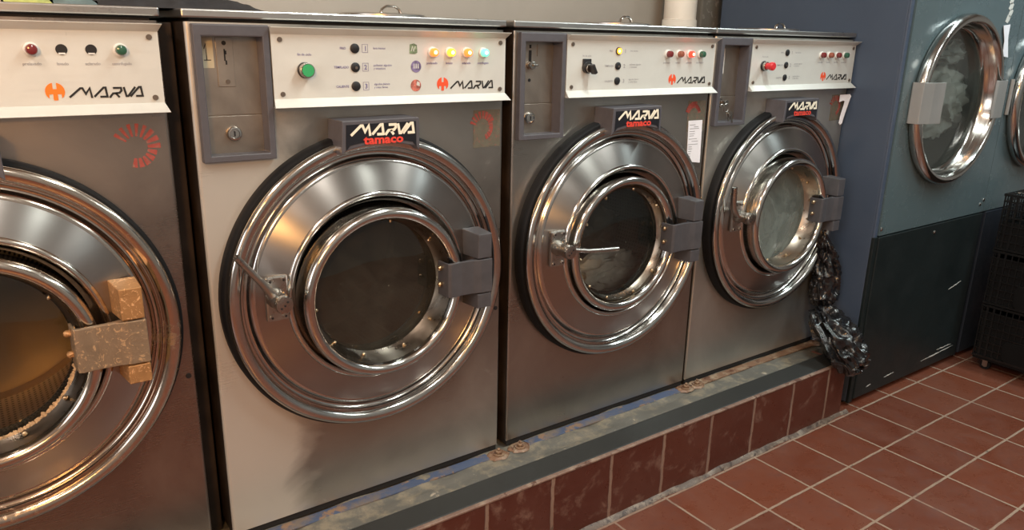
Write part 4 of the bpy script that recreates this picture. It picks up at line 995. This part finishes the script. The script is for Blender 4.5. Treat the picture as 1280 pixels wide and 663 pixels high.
# ------------------------------------------------------------------ dryers
DY = -0.18
def dryer(x0, wd, label, c):
    t = thing('tumble_dryer', label, 'tumble dryer', (x0, 0, 0), 'tall dryers against the right of the washers')
    H = 2.15; hole = (c['wx'], 1.101); R = 0.262
    o = obj('body_shell', carcass(wd, H), 'dryer_side', t, bev=0.004)
    # upper front sheet with round opening
    bm = bmesh.new(); n = 72; xa, xb, za, zb = (0.026 if x0 < 2.5 else 0.0), wd - 0.002, 0.648, H - 0.01
    angs = sorted([2 * PI * i / n for i in range(n)] + [math.atan2(z - hole[1], x - hole[0]) % (2 * PI) for x in (xa, xb) for z in (za, zb)])
    def ep(a):
        dx, dz = math.cos(a), math.sin(a); ts = []
        if dx > 1e-9: ts.append((xb - hole[0]) / dx)
        if dx < -1e-9: ts.append((xa - hole[0]) / dx)
        if dz > 1e-9: ts.append((zb - hole[1]) / dz)
        if dz < -1e-9: ts.append((za - hole[1]) / dz)
        k = min(ts); return hole[0] + dx * k, hole[1] + dz * k
    F = []
    for y in (DY, DY + 0.012):
        F.append(([bm.verts.new((hole[0] + R * math.cos(a), y, hole[1] + R * math.sin(a))) for a in angs], [bm.verts.new((ep(a)[0], y, ep(a)[1])) for a in angs]))
    m_ = len(angs)
    for i in range(m_):
        j = (i + 1) % m_
        bm.faces.new((F[0][0][i], F[0][0][j], F[0][1][j], F[0][1][i])); bm.faces.new((F[1][0][i], F[1][1][i], F[1][1][j], F[1][0][j]))
        bm.faces.new((F[0][0][i], F[1][0][i], F[1][0][j], F[0][0][j])); bm.faces.new((F[0][1][i], F[0][1][j], F[1][1][j], F[1][1][i]))
    up = obj('front_sheet', bm, 'dryer_teal', t)
    bm = bmesh.new(); bx(bm, 0.024, wd - 0.006, DY - 0.004, DY + 0.012, 0.022, 0.643); lo = obj('lower_panel', bm, c['low'], t, bev=0.003)
    bm = bmesh.new(); bx(bm, 0.0, 0.022, DY + 0.004, DY + 0.014, 0.01, H if x0 < 2.5 else 0.64); obj('corner_strip', bm, c['low'] if x0 > 2.5 else 'dryer_side', t, bev=0.003)
    if x0 < 2.5: bm = bmesh.new(); bx(bm, -0.0012, 0.0232, DY + 0.0005, DY + 0.012, 0.01, 0.644); obj('foot_strip', bm, c['low'], t, bev=0.002)
    if c.get('screws'):
        for (sx_, sz_, ys) in ((0.032, 0.672, DY), (0.415, 0.612, DY - 0.004), (0.765, 0.681, DY), (0.790, 0.697, DY)):
            bm = bmesh.new(); lathe(bm, [(0.007, ys), (0.007, ys - 0.002), (0.004, ys - 0.004), (0, ys - 0.0045)], 14, sx_, sz_)
            obj('panel_bolt', bm, 'chrome', t, smooth=True)
        bm = bmesh.new(); rr = random.Random(5)
        for (xs, zs, L, dz) in ((0.50, 0.060, 0.26, 0.012), (0.62, 0.082, 0.12, 0.002), (0.22, 0.060, 0.07, 0.004), (0.10, 0.052, 0.03, 0.004), (0.62, 0.345, 0.10, 0.02)):
            k = 14; rows = []
            for i in range(k + 1):
                u = i / k; wv = 0.0022 * (0.3 + rr.random()) * math.sin(PI * u) + 0.0003
                if xs + L * u > wd - 0.01: break
                rows.append((xs + L * u, zs + dz * u + 0.002 * rr.random(), wv))
            for (xa_, z_, w1), (xb_, z2, w2) in zip(rows, rows[1:]):
                poly(bm, [(xa_, z_ - w1), (xb_, z2 - w2), (xb_, z2 + w2), (xa_, z_ + w1)], DY - 0.0048, DY - 0.0042)
        obj('paint_scratches', bm, 'white_scratch' , lo)
    bm = bmesh.new(); bx(bm, 0.01, wd - 0.01, DY + 0.03, 0.48, 0.0, 0.0125); obj('dryer_feet', bm, 'dark_gap', t)
    # door
    R0 = c.get('R', 0.287)
    bm = bmesh.new(); yb = DY
    prof = [(0.258, yb - 0.001), (R0 - 0.006, yb - 0.001), (R0, yb - 0.008), (R0 + 0.001, yb - 0.022), (R0 - 0.004, yb - 0.034), (R0 - 0.014, yb - 0.041), (R0 - 0.024, yb - 0.040), (R0 - 0.030, yb - 0.034), (R0 - 0.034, yb - 0.020), (R0 - 0.040, yb + 0.010), (R0 - 0.050, yb + 0.022), (R0 - 0.056, yb + 0.024)]
    lathe(bm, prof, 128); dr = obj('dryer_door', bm, 'chrome', t, loc=(hole[0], 0, hole[1]), smooth=True, angle=60)
    bm = bmesh.new(); lathe(bm, [(R0 - 0.052, yb + 0.021), (0.0, yb + 0.021)], 96); obj('door_glass', bm, 'glass_dryer', dr)
    # handle plate on the left, hinge on the right
    for s, nm in ((-1, 'door_latch'), (1, 'door_hinge')):
        bm = bmesh.new()
        if s < 0 and x0 > 2.5: xs = [-0.312, -0.310, -0.306, -0.303, -0.301, -0.299]; ys = [-0.004, -0.012, -0.014, -0.014, -0.012, -0.004]
        elif s < 0: xs = [-0.303, -0.299, -0.258, -0.228, -0.205, -0.186]; ys = [-0.005, -0.040, -0.056, -0.060, -0.066, -0.052]
        else: xs = [0.196, 0.205, 0.250, 0.290, 0.325, 0.330]; ys = [-0.052, -0.058, -0.058, -0.052, -0.030, -0.004]
        outl = [(x, yb + y) for x, y in zip(xs, ys)]; innl = [(x + (0.004 if i == 0 else -0.004 if i == len(xs) - 1 else 0), yb + y + 0.005) for i, (x, y) in enumerate(zip(xs, ys))][::-1]
        prism_z(bm, outl + innl, -0.066, 0.070)
        obj(nm, bm, 'latch_steel', dr, bev=0.001)
    # drum
    bm = bmesh.new(); lathe(bm, [(0.262, DY + 0.013), (0.262, DY + 0.05), (0.312, DY + 0.06), (0.312, 0.40), (0.30, 0.42), (0, 0.43)], 64, hole[0], hole[1], uv=True); obj('dryer_drum', bm, 'drum_plain' if c.get('lit') else 'drum_dark', t, smooth=True)
    return t
def carcass(wd, H):
    bm = bmesh.new(); th = 0.006
    bx(bm, 0, th, DY + 0.012, 0.585, 0.012, H); bx(bm, wd - th, wd, DY + 0.012, 0.585, 0.012, H); bx(bm, th, wd - th, 0.579, 0.585, 0.012, H); bx(bm, th, wd - th, DY + 0.012, 0.579, H - th, H); bx(bm, th, wd - th, DY + 0.012, 0.579, 0.012, 0.018)
    bx(bm, th, wd - th, DY + 0.012, DY + 0.016, 0.02, 0.80); bx(bm, th, wd - th, DY + 0.012, DY + 0.016, 1.42, H)
    return bm
DX1 = 2.1695; DW = 0.803
dryer(DX1, DW, 'tall teal tumble dryer with a bag of laundry behind its round window', dict(wx=0.379, low='dryer_lower', screws=True, lit=True, R=0.298))
dryer(DX1 + DW + 0.0006, DW, 'second tall teal tumble dryer partly behind the black crates', dict(wx=0.322, low='dryer_lower_blue', R=0.298))
# laundry bag in the first dryer
def blob(name, cx, cy, cz, rx, ry, rz, mat, seed, label, cat, amp=0.25, group=None):
    bm = bmesh.new(); bmesh.ops.create_icosphere(bm, subdivisions=5, radius=1)
    for v in bm.verts:
        p = v.co.copy(); k = 1 + amp * (0.6 - abs(noise.noise(p * 2.0 + Vector((seed, 0, 0)))) * 2.2) + amp * 0.5 * (0.5 - abs(noise.noise(p * 4.6 + Vector((0, seed, 0)))) * 2.0)
        v.co = Vector((p.x * rx * k, p.y * ry * k, max(-0.9, p.z) * rz * k))
    o = obj(name, bm, mat, smooth=True, angle=50, loc=(cx, cy, cz))
    return tag(o, label, cat, group)
blob('laundry_bag', 2.70, -0.035, 1.085, 0.17, 0.085, 0.13, 'bag_clear', 4.0, 'translucent white laundry bag inside the first dryer, below the grey bundle', 'laundry bag', 0.30)
blob('laundry_bundle', 2.66, -0.035, 1.27, 0.10, 0.08, 0.055, 'laundry_grey', 8.0, 'grey laundry bundle at the top of the first dryer window', 'laundry', 0.30)
blob('laundry_bundle', X3 + 0.44, 0.11, 0.60, 0.15, 0.055, 0.06, 'laundry_white', 2.0, 'pale wet laundry turning behind the window of the third washer', 'laundry', 0.35)
blob('laundry_bundle', X3 + 0.46, 0.27, 0.66, 0.15, 0.06, 0.12, 'laundry_dark', 6.0, 'dark wet laundry behind the pale load in the third washer', 'laundry', 0.35)
# paper tag on the dryer
bm = bmesh.new()
poly(bm, [(x + 0.105, z) for x, z in [(2.7180, 1.3650), (2.7700, 1.3700), (2.7720, 1.3300), (2.7760, 1.3150), (2.8040, 1.2520), (2.7560, 1.2560), (2.7480, 1.3100)]], DY - 0.006, DY - 0.0045)
tag(obj('paper_tag', bm, 'paper_white'), 'white paper tag hanging on the teal front between the two dryer windows', 'paper tag')
# peeled patch and pull strip
bm = bmesh.new(); rr = random.Random(11)
for k in range(14):
    z = 1.38 + 0.022 * k; x = 2.85 + 0.05 * k / 14 + 0.02 * rr.random(); a = 0.010 + 0.014 * rr.random()
    poly(bm, [(x - a, z), (x, z - 0.006), (x + a * .7, z + 0.004), (x + a, z + 0.018), (x - a * .3, z + 0.024)], DY - 0.0012, DY - 0.0002)
tag(obj('glue_residue', bm, 'white_scratch'), 'flaking white glue residue above the paper tag on the dryer', 'residue')

# ------------------------------------------------------------------ black crates on a wheeled dolly
CX0, CX1, CY0, CY1 = 2.945, 3.30, -0.86, -0.262
def crate(z0, label, slab):
    t = thing('plastic_crate', label, 'crate', (CX0, CY0, z0), 'black lattice crates stacked before the second dryer')
    Lx, Ly, H = CX1 - CX0, CY1 - CY0, 0.226
    bm = bmesh.new(); th = 0.006
    zs = [0.0, 0.034, 0.066, 0.098, 0.130, 0.162, 0.192, H - 0.010]
    for z in zs:
        hh = 0.009 if z in (zs[0], zs[-1]) else 0.005; o_ = 0.004 if z in (zs[0], zs[-1]) else 0.002
        bx(bm, -o_, th, -o_, Ly + o_, z, z + hh); bx(bm, Lx - th, Lx + o_, -o_, Ly + o_, z, z + hh); bx(bm, th, Lx - th, -o_, th, z, z + hh); bx(bm, th, Lx - th, Ly - th, Ly + o_, z, z + hh)
    obj('crate_ribs', bm, 'crate_plastic', t)
    bm = bmesh.new(); n = 26
    for i in range(n + 1):
        y = i * Ly / n; w_ = 0.0022
        for xx in (0.0005, Lx - 0.004): bx(bm, xx, xx + 0.0035, y - w_, y + w_, 0.0, H)
    n = 16
    for i in range(n + 1):
        x = i * Lx / n
        for yy in (0.0005, Ly - 0.004): bx(bm, x - .0022, x + .0022, yy, yy + 0.0035, 0.0, H)
    for yy in (Ly - 0.02, Ly - 0.045, 0.02, 0.045): bx(bm, -0.001, 0.006, yy - 0.004, yy + 0.004, 0, H)
    obj('crate_slats', bm, 'crate_plastic', t)
    bm = bmesh.new()
    for q in ((0.0045, 0.006, 0.005, Ly - 0.005), (Lx - 0.006, Lx - 0.0045, 0.005, Ly - 0.005), (0.006, Lx - 0.006, 0.0045, 0.006), (0.006, Lx - 0.006, Ly - 0.006, Ly - 0.0045)): bx(bm, *q, 0.004, H - 0.03 if z0 < 0.5 else 0.115)
    obj('crate_dark_fill', bm, 'crate_slab', t)  # added near-black sheets that darken the view through the lattice
    bm = bmesh.new(); bx(bm, 0.006, Lx - 0.006, 0.006, Ly - 0.006, 0.004, 0.008); obj('crate_floor', bm, 'crate_plastic', t)
    bm = bmesh.new(); za, zb = slab; poly_x(bm, [(Ly - 0.130, za), (Ly - 0.13 - 0.3, za), (Ly - 0.43, zb), (Ly - 0.11, zb), (Ly - 0.102, zb - 0.02), (Ly - 0.105, za + 0.02)], -0.0035, 0.0)
    obj('label_plate', bm, 'crate_slab', t, bev=0.001)
    return t
def poly_x(bm, pts, x0, x1):
    a = [bm.verts.new((x0, y, z)) for y, z in pts]; b_ = [bm.verts.new((x1, y, z)) for y, z in pts]
    bm.faces.new(a); bm.faces.new(b_[::-1])
    for i in range(len(pts)): bm.faces.new((a[i], a[(i + 1) % len(pts)], b_[(i + 1) % len(pts)], b_[i]))
crate(0.056, 'bottom black plastic lattice crate, resting on the wheeled dolly', (0.0, 0.095))
crate(0.2845, 'middle black plastic lattice crate of the stack', (0.0, 0.10))
crate(0.513, 'topmost black plastic lattice crate of the stack, with a metal rod on it', (0.02, 0.11))
t = thing('crate_dolly', 'low black dolly with small wheels under the stack of crates', 'dolly', (CX0, CY0, 0))
bm = bmesh.new(); bx(bm, 0.0, CX1 - CX0, 0.0, CY1 - CY0, 0.046, 0.0555); obj('deck', bm, 'crate_slab', t)
for wx in (0.03, CX1 - CX0 - 0.03):
    for wy in (0.06, CY1 - CY0 - 0.045):
        bm = bmesh.new(); cyl(bm, (wx - 0.009, wy, 0.0185), (wx + 0.009, wy, 0.0185), 0.0185, 0.0185, 24, 0); cyl(bm, (wx - 0.011, wy, 0.0185), (wx + 0.011, wy, 0.0185), 0.008, 0.008, 12, 1); bx(bm, wx - 0.014, wx - 0.0115, wy - 0.01, wy + 0.01, 0.015, 0.046, 1); bx(bm, wx + 0.0115, wx + 0.014, wy - 0.01, wy + 0.01, 0.015, 0.046, 1)
        obj('wheel', bm, ['rubber', 'knob_metal'], t)
bm = bmesh.new(); tube(bm, [(CX0 + 0.01, -0.30, 0.746), (CX0 + 0.03, -0.42, 0.748), (CX0 + 0.10, -0.60, 0.75)], 0.004, 8); tube(bm, [(CX0 + 0.02, -0.285, 0.745), (CX0 + 0.002, -0.33, 0.747), (CX0 + 0.012, -0.42, 0.744)], 0.003, 8)
tag(obj('metal_rod', bm, 'chrome', smooth=True), 'thin bent metal rod lying on the topmost black crate', 'rod')
bm = bmesh.new()
for k in range(5): tube(bm, [(CX0 + 0.05, -0.345 - 0.016 * k, 0.545), (CX0 + 0.046, -0.342 - 0.016 * k, 0.60), (CX0 + 0.05, -0.34 - 0.016 * k, 0.625)], 0.0045, 8)
bx(bm, CX0 + 0.046, CX0 + 0.056, -0.42, -0.33, 0.525, 0.548)
tag(obj('scrubbing_brush', bm, 'cloth_cream', smooth=True), 'pale brush with bristles seen through the topmost black crate', 'brush')

# ------------------------------------------------------------------ ceiling fittings of the aisle
for i, (x, y, p, c) in enumerate(LAMPS):
    t = thing('ceiling_light', 'white batten tube light on the ceiling over the aisle', 'ceiling light', (x, y, CEIL), 'batten tube lights over the aisle')
    bm = bmesh.new(); bx(bm, -0.035, 0.035, -0.62, 0.62, -0.055, 0); obj('batten', bm, 'white_metal', t, bev=0.004)
    bm = bmesh.new(); cyl(bm, (0, -0.6, -0.07), (0, 0.6, -0.07), 0.013, 0.013, 16); obj('tube', bm, 'lamp_tube', t)
